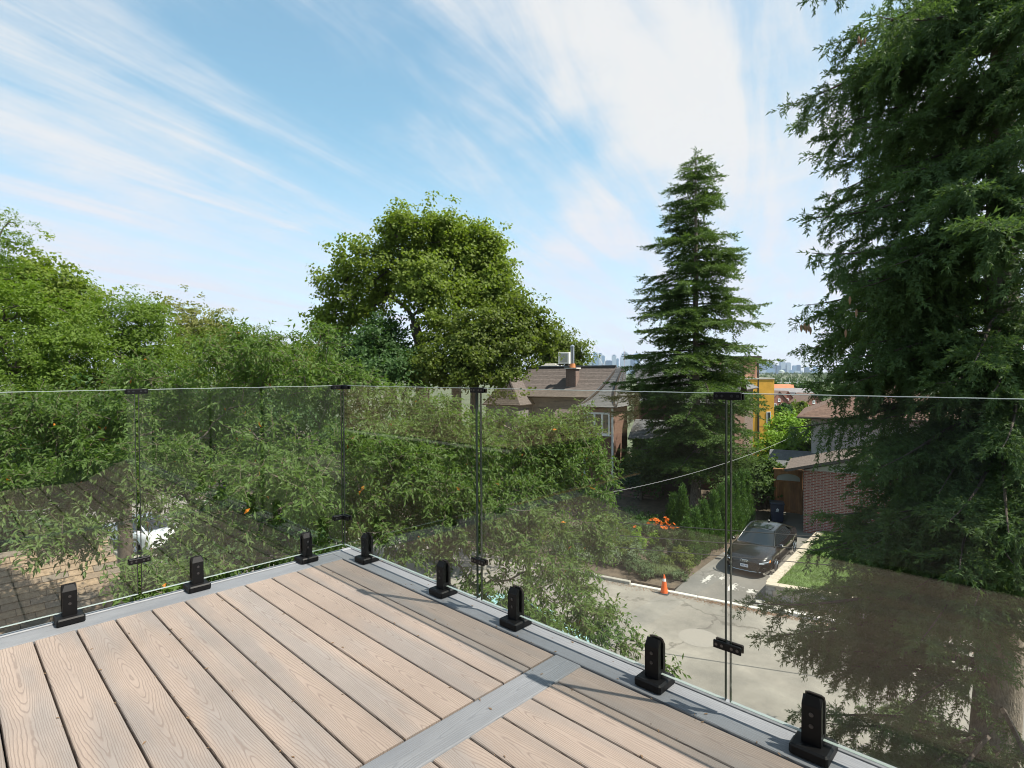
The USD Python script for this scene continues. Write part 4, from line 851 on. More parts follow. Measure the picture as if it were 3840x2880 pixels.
def lilies(t, c, out, rg2):
    N = 34; P = np.c_[rg2.normal(size=(N, 2)) * [.42, .30], .95 + rg2.random(N) * .35]; V = []; st = MB()
    k = 6; PP_, DD_, NN_ = [], [], []
    for p in P:
        st.tube([(p[0] * .4, p[1] * .4, 0), p * [.8, .8, .6], p], [.006, .005, .004], 3, cap=False); tilt = unit(rg2.normal(size=3) * .5 + [0, 0, .8])
        e1 = unit(np.cross(tilt, [1.0, .2, 0])); e2 = np.cross(tilt, e1)
        for j in range(k): q = 2 * np.pi * j / k; dd_ = e1 * math.cos(q) + e2 * math.sin(q) + tilt * .55; PP_.append(p); DD_.append(dd_); NN_.append(tilt - dd_ * .3)
    obj('flower_stems', st, GARD, t, kind='stuff')
    obj('orange_flowers', leaves(np.array(PP_), np.array(DD_), np.array(NN_), .12, .055, curl=.25), ORANGE, t, kind='stuff')
bush('day_lily', 'day lily clump in full orange bloom in front of the hedge', -1.45, 4.6, .55, .8, GARD, 900, .30, .03, 240, cat='flower clump', extra_parts=lilies, up_=.2)
def lil2(t, c, out, rg2):
    PP_ = rg2.normal(size=(18, 3)) * [.16, .16, .06] + [0, 0, .75]; obj('orange_flowers', leaves(PP_, rg2.normal(size=(18, 3)) + [0, 0, .6], rg2.normal(size=(18, 3)), .13, .07), ORANGE, t, kind='stuff')
bush('day_lily', 'small day lily with few orange blooms seen through the crab apple beside the glass clip', -5.6, 2.6, .3, .6, GARD, 300, .25, .03, 241, cat='flower clump', extra_parts=lil2)
gr_ = thing('ornamental_grass', 'arching ornamental grass mound right above the traffic cone', 'grass clump', S(-.45, 1.45, yard_z(1.4)))
N = 2600; ph = rg.random(N) * 2 * np.pi; st = np.c_[rg.normal(size=(N, 2)) * .14, np.zeros(N)]
d0 = np.c_[np.cos(ph) * rg.uniform(.2, 1.0, N), np.sin(ph) * rg.uniform(.2, 1.0, N), np.ones(N)]; d0 = unit(d0); L = rg.uniform(.45, .85, N)[:, None]; sd = unit(np.cross(d0, [0, 0, 1.0])) * .007
m1 = st + d0 * L * .55; tip = m1 + unit(d0 * [1.5, 1.5, 0] + [0, 0, -.35]) * L * .5
v = np.stack([st - sd, st + sd, m1 + sd, m1 - sd, tip], 1).reshape(-1, 3); f = (np.array([(0, 1, 2), (0, 2, 3), (3, 2, 4)])[None] + (np.arange(N) * 5)[:, None, None]).reshape(-1, 3)
obj('blades', (v, f), leaf_material('grass_blades', [(0, (0.10, 0.13, 0.05)), (.7, (0.16, 0.19, 0.085)), (1, (0.30, 0.24, 0.15))], trans=.3), gr_, kind='stuff')
stk = thing('garden_stake', 'slim grey wooden stake in the garden bed left of the lilies', 'stake', S(-3.3, 3.8, yard_z(3.8)))
mb = MB(); mb.cbox((-.022, -.022, -.2), (.022, .022, 1.25), .004); obj('post', mb, plain('weathered_wood', (.33, .30, .26), .9, var=.2, scale=20), stk)
mb = MB(); mb.tube([(-.02, 0, .55), (-.30, .15, .15)], [.018, .014], 6); obj('brace', mb, plain('orange_wood', (.45, .20, .10), .8), stk)

# traffic cone
ORG = plain('cone_orange', (0.78, 0.125, 0.015), .5, var=.06, scale=12); RUB = plain('black_rubber', (0.03, 0.03, 0.03), .8); REFL = plain('reflective_white', (0.72, 0.72, 0.72), .4)
cn = thing('traffic_cone', 'orange traffic cone with a white band at the kerb', 'traffic cone', S(.02, -.20, STREET + .006), RS)
mb = MB(); mb.cbox((-.18, -.18, 0), (.18, .18, .035), .03); obj('base', mb, RUB, cn)
def band(z0, z1, r0, r1, n=20): m_ = MB(); m_.tube([(0, 0, z0), (0, 0, z1)], [r0, r1], n, cap=False); return m_
def cr(z): return .145 - (.145 - .028) * (z - .035) / .665
obj('lower_cone', band(.035, .47, cr(.035), cr(.47)), ORG, cn, smooth=60); obj('white_band', band(.4702, .575, cr(.47) + .001, cr(.575) + .001), REFL, cn, smooth=60)
mb = band(.5752, .70, cr(.575), cr(.70)); mb.cyl((0, 0, .69), (0, 0, .715), .029, 16, .022); obj('upper_cone', mb, ORG, cn, smooth=60)

# cars
TYRE = plain('tyre_rubber', (0.02, 0.02, 0.02), .8); RIM = plain('alloy_rim', (0.55, 0.55, 0.56), .25, metal=1.0); CHROME = plain('chrome', (0.8, 0.8, 0.8), .12, metal=1.0)
CGLASS = plain('dark_car_glass', (0.012, 0.016, 0.018), .03, spec=1.0); LAMP = plain('headlight_glass', (0.55, 0.60, 0.66), .08, spec=1.0, coat=1.0); LAMPD = plain('headlight_dark', (.05, .055, .06), .1, spec=1.0)
AMBER = plain('amber_reflector', (0.75, 0.22, 0.02), .2); GRILLE = plain('grille_black', (.008, .008, .008), .35); PLATE = plain('plate_white', (.62, .64, .68), .5); PLATEB = plain('plate_blue', (.04, .07, .25), .5)
def car(label, loc, rz, paint, rise=0.0):
    t = thing('parked_car', label, 'car', loc, rz)
    if rise: UsdGeom.Xformable(t).AddRotateYOp().Set(rise)
    # lower body: stations along x (front = +x); section half width and heights
    xs = np.array([-2.46, -2.40, -2.25, -2.0, -1.86, -1.8, -1.7, -1.6, -1.5, -1.45, -1.4, -1.3, -1.2, -1.1, -1.04, -.9, -.5, 0, .5, .9, 1.04, 1.1, 1.2, 1.3, 1.4, 1.5, 1.6, 1.7, 1.8, 1.86, 2.0, 2.2, 2.36, 2.45, 2.49])
    hw = np.interp(xs, [-2.46, -2.35, -2.0, -1.2, 0, 1.2, 1.9, 2.25, 2.42, 2.49], [.70, .82, .90, .94, .935, .94, .90, .80, .68, .56])
    top = np.interp(xs, [-2.46, -2.38, -1.9, -1.0, 0, 1.0, 1.15, 1.7, 2.1, 2.35, 2.46, 2.49], [.78, 1.00, 1.05, .99, .97, .96, .955, .90, .84, .75, .62, .50])
    bot = np.full(len(xs), .21); bot = np.where(xs < -2.3, .34, bot); bot = np.where(xs > 2.3, .24, bot)
    for xw in (-1.45, 1.45): bot = np.where(np.abs(xs - xw) < .41, np.maximum(bot, .33 + np.sqrt(np.maximum(0, .40 ** 2 - (xs - xw) ** 2))), bot)
    V = []
    for x, w, zt, zb in zip(xs, hw, top, bot):
        zm = max(.56, zb + .01); zs = max(zt - .07, zb + .03)
        sec = [(0, zb), (w * .90, zb), (w * .985, zb + (zm - zb) * .5), (w, zm), (w * .985, (zm + zs) / 2), (w * .94, zs), (w * .80, zt), (w * .45, zt + .022), (0, zt + .03)]
        V += [(x, -y, z) for y, z in sec] + [(x, y, z) for y, z in sec[-2::-1]]
    k = 17; f = []
    for i in range(len(xs) - 1):
        for j in range(k - 1): p = i * k + j; f += [(p, p + k, p + k + 1), (p, p + k + 1, p + 1)]
    e = (len(xs) - 1) * k
    f += [(0, j, j + 1) for j in range(1, k - 1)] + [(e, e + j + 1, e + j) for j in range(1, k - 1)]
    body = obj('body', (np.array(V, float), np.array(f)), paint, t, smooth=35)
    # cabin
    def side(s): return dict(ab=(1.08, s * .76, .955), at=(.36, s * .585, 1.405), bt=(-.3, s * .60, 1.44), ct=(-1.0, s * .575, 1.385), cb=(-1.86, s * .68, 1.045), bb=(-.3, s * .845, .985), cm=(-1.35, s * .79, 1.02))
    Lh, Rh = side(1), side(-1)
    def patch(name, A, B, C, D, mt, bulge, nrm, n=6, par=t):
        A, B, C, D = map(np.array, (A, B, C, D)); v = []
        for j in range(n + 1):
            for i in range(n + 1):
                u, w_ = i / n, j / n; v.append((A * (1 - u) + B * u) * (1 - w_) + (D * (1 - u) + C * u) * w_ + np.array(nrm) * bulge * (1 - (2 * u - 1) ** 2))
        fs = []
        for j in range(n):
            for i in range(n): p = j * (n + 1) + i; fs += [(p, p + 1, p + n + 2), (p, p + n + 2, p + n + 1)]
        return obj(name, (np.array(v), np.array(fs)), mt, par, smooth=50)
    patch('windscreen', Rh['ab'], Lh['ab'], Lh['at'], Rh['at'], CGLASS, .13, (1, 0, .35)); patch('rear_window', Lh['cb'], Rh['cb'], Rh['ct'], Lh['ct'], CGLASS, .10, (-1, 0, .4))
    for s, q in ((1, Lh), (-1, Rh)):
        mb = MB(); pl = [q['ab'], q['at'], q['bt'], q['ct'], q['cm'], q['bb']]; mb.poly(pl[::-1] if s > 0 else pl); obj('side_window', mb, CGLASS, t)
        mb = MB(); mb.tube([q['ab'], q['at'], q['bt'], q['ct'], q['cb']], [.03, .03, .028, .03, .05], 6); obj('roof_pillar', mb, paint, t, smooth=60)
        mb = MB(); mb.tube([np.array(q['ab']) + [-.15, s * .03, .012], np.array(q['bb']) + [0, s * .012, .005], np.array(q['cm']) + [0, s * .012, .005]], [.010] * 3, 5); obj('window_trim', mb, CHROME, t)
        mb = MB(); mb.cbox((-.10, -.10, -.06), (.10, .10, .06), .03, None, (.92, s * .99, 1.0)); mb.tube([(.93, s * .86, .96), (.92, s * .96, .98)], [.02, .02], 5); obj('mirror', mb, paint, t)
        for x in (.30, -.72): mb = MB(); mb.cbox((-.10, -.012, -.014), (.10, .012, .014), .004, None, (x, s * .945, .80)); obj('door_handle', mb, CHROME if label.startswith('black') else paint, t)
        for x in (.98, -.02, -1.0): mb = MB(); mb.box((x - .003, s * .935, .30), (x + .003, s * .9445, .93)); obj('door_gap', mb, GRILLE, t)
    mb = MB(); a_, b2, c2 = [np.array(Lh[k_]) for k_ in ('at', 'bt', 'ct')]; v = []
    for p, cr_ in ((a_, .035), (b2, .045), (c2, .035)):
        for u in np.linspace(1, -1, 9): v.append((p[0] + (.06 if p is a_ else -.05 if p is c2 else 0) * (1 - u * u), p[1] * u, p[2] + cr_ * (1 - u * u)))
    obj('roof', (np.array(v), np.array([x for j in range(2) for i in range(8) for x in ((j * 9 + i, j * 9 + i + 1, j * 9 + i + 10), (j * 9 + i, j * 9 + i + 10, j * 9 + i + 9))])[:, ::-1]), paint, t, smooth=60)
    mb = MB(); mb.poly([(.27, -.40, 1.453), (.27, .40, 1.453), (-.28, .42, 1.487), (-.28, -.42, 1.487)]); obj('sunroof', mb, CGLASS, t)
    # wheels
    for x in (1.45, -1.45):
        for s in (1, -1):
            w_ = MB(); y0, y1 = s * .70, s * .925; ys = np.array([y0, y0, y0 + s * .02, y1 - s * .02, y1, y1]); rad = np.array([.22, .32, .352, .352, .32, .255]); w_.tube(np.c_[np.full(6, x), ys, np.full(6, .352)], rad, 28, cap=True)
            ty = obj('wheel', w_, TYRE, t, smooth=40)
            r_ = MB(); yy = y1 + s * .002
            for j in range(5):
                q = j * 2 * np.pi / 5 + .3
                for dq in (-.16, .16): r_.tube([(x, yy, .352), (x + .25 * math.cos(q + dq), yy, .352 + .25 * math.sin(q + dq))], [.026, .020], 4)
            th = np.linspace(0, 2 * np.pi, 25); r_.tube(np.c_[x + .245 * np.cos(th), np.full(25, yy), .352 + .245 * np.sin(th)], np.full(25, .016), 5, cap=False); r_.cyl((x, yy - .01, .352), (x, yy + s * .012, .352), .05, 12)
            obj('rim', r_, RIM, ty, smooth=50)
    # front
    mb = MB(); mb.poly([(2.50, -.46, .62), (2.50, .46, .62), (2.515, .52, .50), (2.50, .40, .27), (2.50, -.40, .27), (2.515, -.52, .50)][::-1], .05); gl = obj('grille', mb, GRILLE, t)
    for s in (1, -1):
        mb = MB(); pts = [(2.475, s * .55, .655), (2.33, s * .80, .70), (2.20, s * .875, .735), (2.24, s * .875, .655), (2.42, s * .70, .605), (2.495, s * .545, .61)]; mb.poly(pts if s < 0 else pts[::-1], .03); hl = obj('headlight', mb, LAMPD, t)
        mb = MB(); mb.tube([np.array(p) + [.018, s * .012, 0] for p in [(2.475, s * .56, .64), (2.34, s * .80, .685), (2.22, s * .882, .715)]], [.016, .016, .012], 5); mb.tube([np.array(p) + [.016, s * .012, 0] for p in [(2.49, s * .57, .618), (2.40, s * .73, .635)]], [.011, .009], 5); obj('light_bar', mb, LAMP, hl)
        mb = MB(); pts = [(2.21, s * .895, .735), (2.12, s * .912, .74), (2.14, s * .915, .665), (2.25, s * .893, .66)]; mb.poly(pts if s < 0 else pts[::-1], .01); obj('side_reflector', mb, AMBER, hl)
        mb = MB(); pts = [(2.43, s * .66, .42), (2.33, s * .80, .44), (2.36, s * .78, .30), (2.44, s * .62, .28)]; mb.poly(pts if s < 0 else pts[::-1], .03); obj('air_intake', mb, GRILLE, t)
    mb = MB(); mb.tube([(2.44, -.62, .275), (2.53, -.3, .262), (2.53, .3, .262), (2.44, .62, .275)], [.010] * 4, 5); obj('bumper_trim', mb, CHROME, t)
    mb = MB(); mb.cbox((2.512, -.155, .40), (2.524, .155, .52), .004); pt = obj('number_plate', mb, PLATE, t)
    mb = MB()
    for y in (-.11, -.075, -.04, -.005, .045, .080, .115): mb.box((2.5245, y - .010, .435), (2.5262, y + .010, .487))
    obj('plate_marks', mb, PLATEB, pt)
    if label.startswith('black'):
        for y in (-.105, -.035, .035, .105):
            mb = MB(); th = np.linspace(0, 2 * np.pi, 17); mb.tube(np.c_[np.full(17, 2.508), y + .046 * np.cos(th), .648 + .046 * np.sin(th)], np.full(17, .0085), 5, cap=False); obj('emblem_ring', mb, CHROME, gl)
        mb = MB(); mb.cbox((-.05, -.03, 0), (.05, .03, .10), .02, None, (-.9, 0, 1.42)); obj('roof_antenna', mb, paint, t)
    return t
PAINT = plain('black_car_paint', (0.008, 0.0075, 0.0072), .25, spec=.4, coat=.6)
fw, rw = S(3.51, 3.41, 0), S(4.06, 6.50, 0)
hd = unit(fw - rw); lf = np.array([-hd[1], hd[0], 0]); cc_ = (fw + rw) / 2 - lf * (.86 if lf @ SA < 0 else -.86) * -1
car('black sedan parked nose out on the driveway', up(cc_, yard_z(5.0) + .012), math.atan2(hd[1], hd[0]), PAINT, rise=1.7)
car('white car parked far down the street at the left, half hidden by the crab apple', S(-24.5, -6.9, STREET), RS + math.pi, plain('white_car_paint', (.72, .73, .74), .25, coat=1.0))
car('pale turquoise car parked below the deck, only glimpsed through the crab apple', S(-2.9, -7.0, STREET), RS, plain('turquoise_car_paint', (.30, .52, .52), .2, coat=1.0))

# wheeled bin
NAVY = plain('navy_plastic', (0.010, 0.014, 0.030), .4)
bn = thing('wheeled_bin', 'dark navy wheeled bin between the hedge and the wooden gate', 'wheeled bin', S(2.95, 11.35, yard_z(11.35) + .012), RS + .15)
mb = MB(); v = [(x * (.27 if z < .5 else .33), y * (.30 if z < .5 else .36), z) for z in (.05, .98) for x, y in ((-1, -1), (1, -1), (1, 1), (-1, 1))]
mb.add(v, [(0, 1, 5), (0, 5, 4), (1, 2, 6), (1, 6, 5), (2, 3, 7), (2, 7, 6), (3, 0, 4), (3, 4, 7), (4, 5, 6), (4, 6, 7)]); mb.cbox((-.345, -.375, .93), (.345, .375, .99), .02); obj('bin_body', mb, NAVY, bn)
mb = MB(); mb.cbox((-.36, -.40, .992), (.36, .40, 1.07), .035); obj('lid', mb, NAVY, bn)
for s in (-1, 1): mb = MB(); mb.cyl((s * .28, .30, .12), (s * .35, .30, .12), .12, 16); obj('wheel', mb, RUB, bn)
mb = MB(); mb.box((-.07, -.368, .60), (.07, -.3655, .625))
for x in (-.045, .0, .045): mb.box((x - .016, -.368, .66), (x + .016, -.3655, .80 - abs(x)))
obj('white_emblem', mb, PLATE, bn)
# ---------------------------------------------------------------- houses
SHB = [plain(f'brown_shingle_{i}', c, .95, var=.25, scale=14, bump=.4, bscale=120) for i, c in enumerate([(0.165, .125, .105), (0.20, .15, .125), (0.135, .105, .09), (0.185, .145, .13)])]
SHBROWN = plain('brown_shingles', (0.150, 0.124, 0.110), .95, var=.22, scale=5, island=.22, bump=.4, bscale=90)
SHGREY = plain('grey_shingles', (0.165, 0.168, 0.175), .95, var=.18, scale=5, island=.18, bump=.4, bscale=90)
SHRED = plain('red_brown_shingles', (0.185, 0.112, 0.085), .95, var=.18, scale=5, island=.15, bump=.4, bscale=90)
SHTAN = [plain(f'tan_shingle_{i}', c, .95, var=.3, scale=16, bump=.6, bscale=170, dist=.004) for i, c in enumerate([(0.195, .143, .094), (0.165, .124, .086), (0.22, .16, .103), (0.14, .115, .088)])]
STUCCO = plain('cream_stucco', (0.19, 0.18, 0.165), .95, var=.10, scale=4, bump=.3, bscale=60)
STUCCOG = plain('grey_beige_cladding', (0.36, 0.345, 0.32), .9, var=.06, scale=4)
REDST = plain('red_brown_stucco', (0.165, 0.092, 0.066), .95, var=.12, scale=5)
TRIMW = plain('white_paint', (0.74, 0.76, 0.77), .5, var=.05, scale=6)
TIMBER = plain('dark_timber', (0.055, 0.042, 0.034), .8, var=.2, scale=10)
WGLASS = plain('window_glass', (0.03, 0.036, 0.04), .04, spec=.9)
YELLOW = plain('yellow_ochre_stucco', (0.64, 0.34, 0.05), .95, var=.16, scale=1.1, bump=.3, bscale=80)
SALMON = plain('salmon_stucco', (0.56, 0.30, 0.20), .95, var=.07, scale=2.5)
def brick_mat(name, c1, c2, mortar, scale=1.0):
    """small bricks for far walls, laid by object height and the wall's own length"""
    n = {'tc': ('texture_coordinate', {}), 's': ('separate_xyz', {}), 'ad': ('math', dict(math_type='add')), 'cv': ('combine_xyz', {}),
         'b': ('brick_texture', dict(scale=scale, brick_width=.215, row_height=.078, mortar_size=.010, color1=c1, color2=c2, mortar=mortar, bias=-.1)),
         'nz': ('noise_texture', dict(scale=9.0, detail=3.0)), 'mr': ('map_range', dict(from_min=.3, from_max=.7, to_min=.8, to_max=1.2)), 'sc': ('vector_math', dict(math_type='scale')), 'p': ('principled_bsdf', dict(roughness=.92))}
    l = [('tc.object', 's.vector'), ('s.x', 'ad.value1'), ('s.y', 'ad.value2'), ('ad.value', 'cv.x'), ('s.z', 'cv.y'), ('cv.vector', 'b.vector'), ('tc.object', 'nz.vector'), ('nz.fac', 'mr.value'), ('b.color', 'sc.vector1'), ('mr.result', 'sc.scale'), ('sc.vector', 'p.base_color')]
    return mat(name, n, l)
DBRICK = brick_mat('dark_brown_brick', (0.115, 0.062, 0.048), (0.16, 0.088, 0.066), (0.25, 0.22, 0.19))
RBRICK = brick_mat('red_brick', (0.165, 0.046, 0.035), (0.21, 0.064, 0.046), (0.30, 0.265, 0.235))
TBRICK = brick_mat('tan_brick', (0.36, 0.25, 0.15), (0.42, 0.29, 0.18), (0.30, 0.26, 0.22))
def shingle_quads(EL, ER, RR, RL, expo=.145, tab=.31, sag=0.0, lift=.014, seed=1):
    """courses of shingles over the slope between an eave (EL, ER) and a ridge (RL, RR); sag > 0 sweeps it into a bell-cast curve. Yields (vertices, faces) tab by tab"""
    rg3 = np.random.default_rng(seed); EL, ER, RR, RL = map(lambda q: np.array(q, float), (EL, ER, RR, RL))
    nrm = np.cross(ER - EL, RL - EL); nrm /= np.linalg.norm(nrm); nrm = nrm if nrm[2] > 0 else -nrm
    L = np.linalg.norm((RL + RR) / 2 - (EL + ER) / 2); rows = max(2, int(round(L / expo)))
    def P(u, w): return (EL * (1 - u) + ER * u) * (1 - w) + (RL * (1 - u) + RR * u) * w - nrm * sag * 4 * w * (1 - w) * (1.25 - .5 * w)
    for j in range(rows):
        w0, w1 = j / rows, min(1.0, (j + 1.12) / rows); W = np.linalg.norm(P(1, w0) - P(0, w0)); k = max(1, int(round(W / tab))); off = (j % 2) * .5 + rg3.uniform(-.1, .1)
        e = np.r_[0, np.clip((np.arange(k + 1) + off) / k, 0, 1), 1]; e = np.unique(np.round(e, 5))
        for u0, u1 in zip(e[:-1], e[1:]):
            if (u1 - u0) * W < .03: continue
            h = lift * rg3.uniform(.75, 1.3); g = .004 / max(W, .1); du = rg3.uniform(-.012, .004) / L
            a_, b_, c_, d_ = P(u0 + g, w0 + du) + nrm * h, P(u1 - g, w0 + du) + nrm * h, P(u1 - g, w1) + nrm * .002, P(u0 + g, w1) + nrm * .002
            yield np.array([a_, b_, c_, d_, a_ - nrm * h * 1.4, b_ - nrm * h * 1.4]), np.array([(0, 1, 2), (0, 2, 3), (4, 5, 1), (4, 1, 0), (4, 0, 3), (5, 2, 1)])
def slope(t, EL, ER, RR, RL, mt, o, seed=1, sag=0.0, under=TIMBER, expo=.145, tab=.31, name='roof'):
    """a roof slope of thing t (at o): a deck slab part with its shingles as a sub-part"""
    q = [np.array(x, float) - o for x in (EL, ER, RR, RL)]
    nrm = np.cross(q[1] - q[0], q[3] - q[0]); nrm /= np.linalg.norm(nrm); nrm = nrm if nrm[2] > 0 else -nrm
    mb = MB(); n = 8 if sag else 1; v = []
    def P(u, w): return (q[0] * (1 - u) + q[1] * u) * (1 - w) + (q[3] * (1 - u) + q[2] * u) * w - nrm * sag * 4 * w * (1 - w) * (1.25 - .5 * w)
    for w in np.linspace(0, 1, n + 1):
        for u in (0, 1): v += [P(u, w) - nrm * .004, P(u, w) - nrm * .13]
    f = []
    for i in range(n):
        p = i * 4; f += [(p, p + 2, p + 6), (p, p + 6, p + 4), (p + 1, p + 5, p + 7), (p + 1, p + 7, p + 3), (p, p + 4, p + 5), (p, p + 5, p + 1), (p + 2, p + 3, p + 7), (p + 2, p + 7, p + 6)]
    e = n * 4; f += [(0, 1, 3), (0, 3, 2), (e, e + 2, e + 3), (e, e + 3, e + 1)]
    r = obj(name, (np.array(v), np.array(f)), under, t)
    gu = MB(); gu.tube([P(0, 0) - nrm * .05, P(1, 0) - nrm * .05], [.055, .055], 6); obj('gutter', gu, under, r)
    for vv, ff in shingle_quads(*q, expo=expo, tab=tab, sag=sag, seed=seed): mb.add(vv, ff)
    obj('shingles', mb, mt, r, kind='stuff'); return r
def oriented(o, x, y, lo, hi):
    """box in a frame with level axes x, y at o"""
    M = np.stack([x, y, [0, 0, 1.0]], 1); m_ = MB(); m_.box(lo, hi, M, o); return m_
def window(t, o, x, n, w, h, panes=1, frame=TRIMW, sill=True, fr=.07):
    """window standing proud of a wall: o lower left corner, x along the wall, n outwards"""
    z = np.array([0, 0, 1.0]); M = np.stack([x, n, z], 1); m_ = MB()
    for lo, hi in (((0, 0, 0), (fr, .06, h)), ((w - fr, 0, 0), (w, .06, h)), ((fr, 0, 0), (w - fr, .06, fr)), ((fr, 0, h - fr), (w - fr, .06, h))): m_.box(lo, hi, M, o)
    for k in range(1, panes): c = w * k / panes; m_.box((c - fr * .6, 0, fr), (c + fr * .6, .055, h - fr), M, o)
    wf = obj('window', m_, frame, t)
    g_ = MB(); g_.box((fr, .005, fr), (w - fr, .022, h - fr), M, o); obj('pane', g_, WGLASS, wf)
    if sill: s_ = MB(); s_.box((-.06, 0, -.07), (w + .06, .11, -.002), M, o); obj('sill', s_, frame, wf)
# brown tudor house
GZ = -6.75
r0 = xy(1138, 792, 47); r1 = r0 + SA * 7.9; rz_ = 1.13 + .62; r0, r1 = up(r0, rz_), up(r1, rz_)
hA = thing('tudor_house', 'brown shingled tudor house with a brick chimney on its ridge, right of the lindens', 'house', up(r0, GZ)); oA = up(r0, GZ)
Z3 = np.array([0, 0, 1.0])
e0, e1 = r0 - SN * 2.6 - Z3 * 2.35, r1 - SN * 2.6 - Z3 * 2.35
slope(hA, e0, e1, r1, r0, SHBROWN, oA, 301, sag=.16)
slope(hA, r1 + SN * 3 - Z3 * 2.6, r0 + SN * 3 - Z3 * 2.6, r0, r1, SHBROWN, oA, 302)
obj('wall', oriented(up(r0, GZ) - oA, SA, SN, (.15, -2.1, 0), (7.75, 2.6, rz_ - GZ - 2.15)), STUCCO, hA)
mb = MB(); M_ = np.stack([SA, SN, Z3], 1); mb.box((-.02, -.14, -.03), (7.92, .14, .07), M_, r0 - oA); obj('ridge_cap', mb, SHGREY, hA)
# wing in front, left, with its own roof, and the lower porch roof
wl = r0 + SA * .2 - SN * 2.0 - Z3 * .55; fr_ = wl - SN * 2.6
slope(hA, fr_ + SA * 1.7 - Z3 * 2.4 + SN * .1, wl + SA * 1.7 - Z3 * 2.4 - SN * .0, wl + Z3 * .35, fr_ + SN * 1.0, SHBROWN, oA, 303, sag=.1)
slope(hA, wl - SA * 1.7 - Z3 * 2.4, fr_ - SA * 1.7 - Z3 * 2.4, fr_ + SN * 1.0, wl + Z3 * .35, SHBROWN, oA, 304, sag=.1)
slope(hA, fr_ - SA * 1.7 - Z3 * 2.4, fr_ + SA * 1.7 - Z3 * 2.4, fr_ + SN * 1.0 + SA * .02, fr_ + SN * 1.0 - SA * .02, SHBROWN, oA, 305, sag=.1)
obj('wing_wall', oriented(fr_ - oA, SA, SN, (-1.45, .15, GZ - fr_[2]), (1.45, 2.8, -2.35)), STUCCO, hA)
pr = xy(1203, 884, 41.5); slope(hA, pr - SN * 1.9 - Z3 * 1.35 - SA * .3, pr - SN * 1.9 - Z3 * 1.35 + SA * 2.6, pr + SA * 2.4, pr, SHBROWN, oA, 306)
obj('porch_wall', oriented(up(pr, GZ) - oA, SA, SN, (-.2, -1.45, 0), (2.4, .4, pr[2] - GZ - 1.2)), STUCCO, hA)
window(hA, up(r0, GZ) + SA * 4.1 - SN * 2.1 + Z3 * 3.0 - oA, SA, -SN, 1.2, 1.3, 2)
mb = MB(); [mb.box((x, -2.14, .1), (x + .16, -2.103, 3.9), M_, up(r0, GZ) - oA) for x in (.2, 2.2, 3.7, 5.6, 7.5)]; mb.box((.15, -2.15, 3.7), (7.75, -2.106, 3.9), M_, up(r0, GZ) - oA); obj('timber_frame', mb, TIMBER, hA)
cq = xy(1237, 839, 43.6); ct = xy(1237, 797, 43.6)[2]
ch = obj('chimney', oriented(up(cq, cq[2] - 1.2) - oA, SA, SN, (-.42, -.35, 0), (.42, .35, ct - cq[2] + 1.2)), DBRICK, hA)
mb = oriented(up(cq, ct) - oA, SA, SN, (-.52, -.45, .002), (.52, .45, .10)); obj('chimney_cap', mb, KERBW, ch)
mb = MB(); q = up(cq, ct + .102) - oA; mb.cyl(q, q + Z3 * .32, .24, 14, .20); obj('clay_pot', mb, plain('clay_orange', (.50, .19, .07), .8), ch)
mb = MB(); q = q + Z3 * .322; mb.cyl(q, q + Z3 * 1.35, .135, 14); mb.cyl(q + Z3 * 1.35, q + Z3 * 1.46, .20, 14, .05); obj('metal_flue', mb, plain('galvanised_flue', (.50, .51, .53), .3, metal=.9), ch)
q = xy(1219, 791, 46); q = up(q, rz_ + .02) - oA
mb = MB(); mb.cbox((-.50, -.17, .22), (.50, .17, 1.18), .03, M_, q); ac = obj('air_conditioner', mb, plain('off_white_metal', (.66, .64, .58), .5), hA)
mb = MB(); mb.cbox((-.30, -.186, .36), (.34, -.172, 1.04), .005, M_, q); obj('fan_grille', mb, plain('grille_beige', (.40, .38, .34), .6), ac)
mb = MB(); mb.box((-.45, -.20, -.1), (-.38, .20, .22), M_, q); mb.box((.38, -.20, -.1), (.45, .20, .22), M_, q); obj('bracket', mb, TIMBER, ac)
q = xy(1192, 794, 46.5); q = up(q, rz_ - .05) - oA; mb = MB(); mb.cbox((-.75, -.5, 0), (.75, .5, .2), .03, M_, q); mb.cbox((-.55, -.35, .2), (.55, .35, .32), .06, M_, q); obj('roof_hatch', mb, KERBW, hA)
# grey tudor house with swept bay roof
K = xy(1330, 880, 37.8)
hB = thing('tudor_house', 'grey shingled house with swept bay roof and white casements, left of the tall spruce', 'house', up(K, GZ)); oB = up(K, GZ)
A_, B_, C_ = K - SA * 2.9, K + SN * 3.2, K - SA * 2.9 + SN * 3.2; top = K - SA * .1 + SN * 2.0 + Z3 * 2.75; tl = top - SA * .55
slope(hB, A_, K, top, tl, SHGREY, oB, 311, sag=.22); slope(hB, K, B_, top + SN * .6, top, SHGREY, oB, 312, sag=.22); slope(hB, C_, A_, tl, tl + SN * .6, SHGREY, oB, 313, sag=.22)
bw = K - SA * 2.75 + SN * .25
obj('bay_wall', oriented(up(bw, GZ) - oB, SA, SN, (0, 0, 0), (2.5, 2.9, K[2] - GZ + .1)), REDST, hB)
window(hB, bw + SA * .55 - Z3 * 1.95 - oB, SA, -SN, 1.7, 1.55, 3, fr=.12)
mb = MB(); [mb.box((x, -.035, .2), (x + .13, -.003, K[2] - GZ - .1), M_, up(bw, GZ) - oB) for x in (.28, 2.36)]; obj('corner_board', mb, TRIMW, hB)
mr = top + Z3 * .15 + SN * 2.2; mre = mr + SA * 7.6
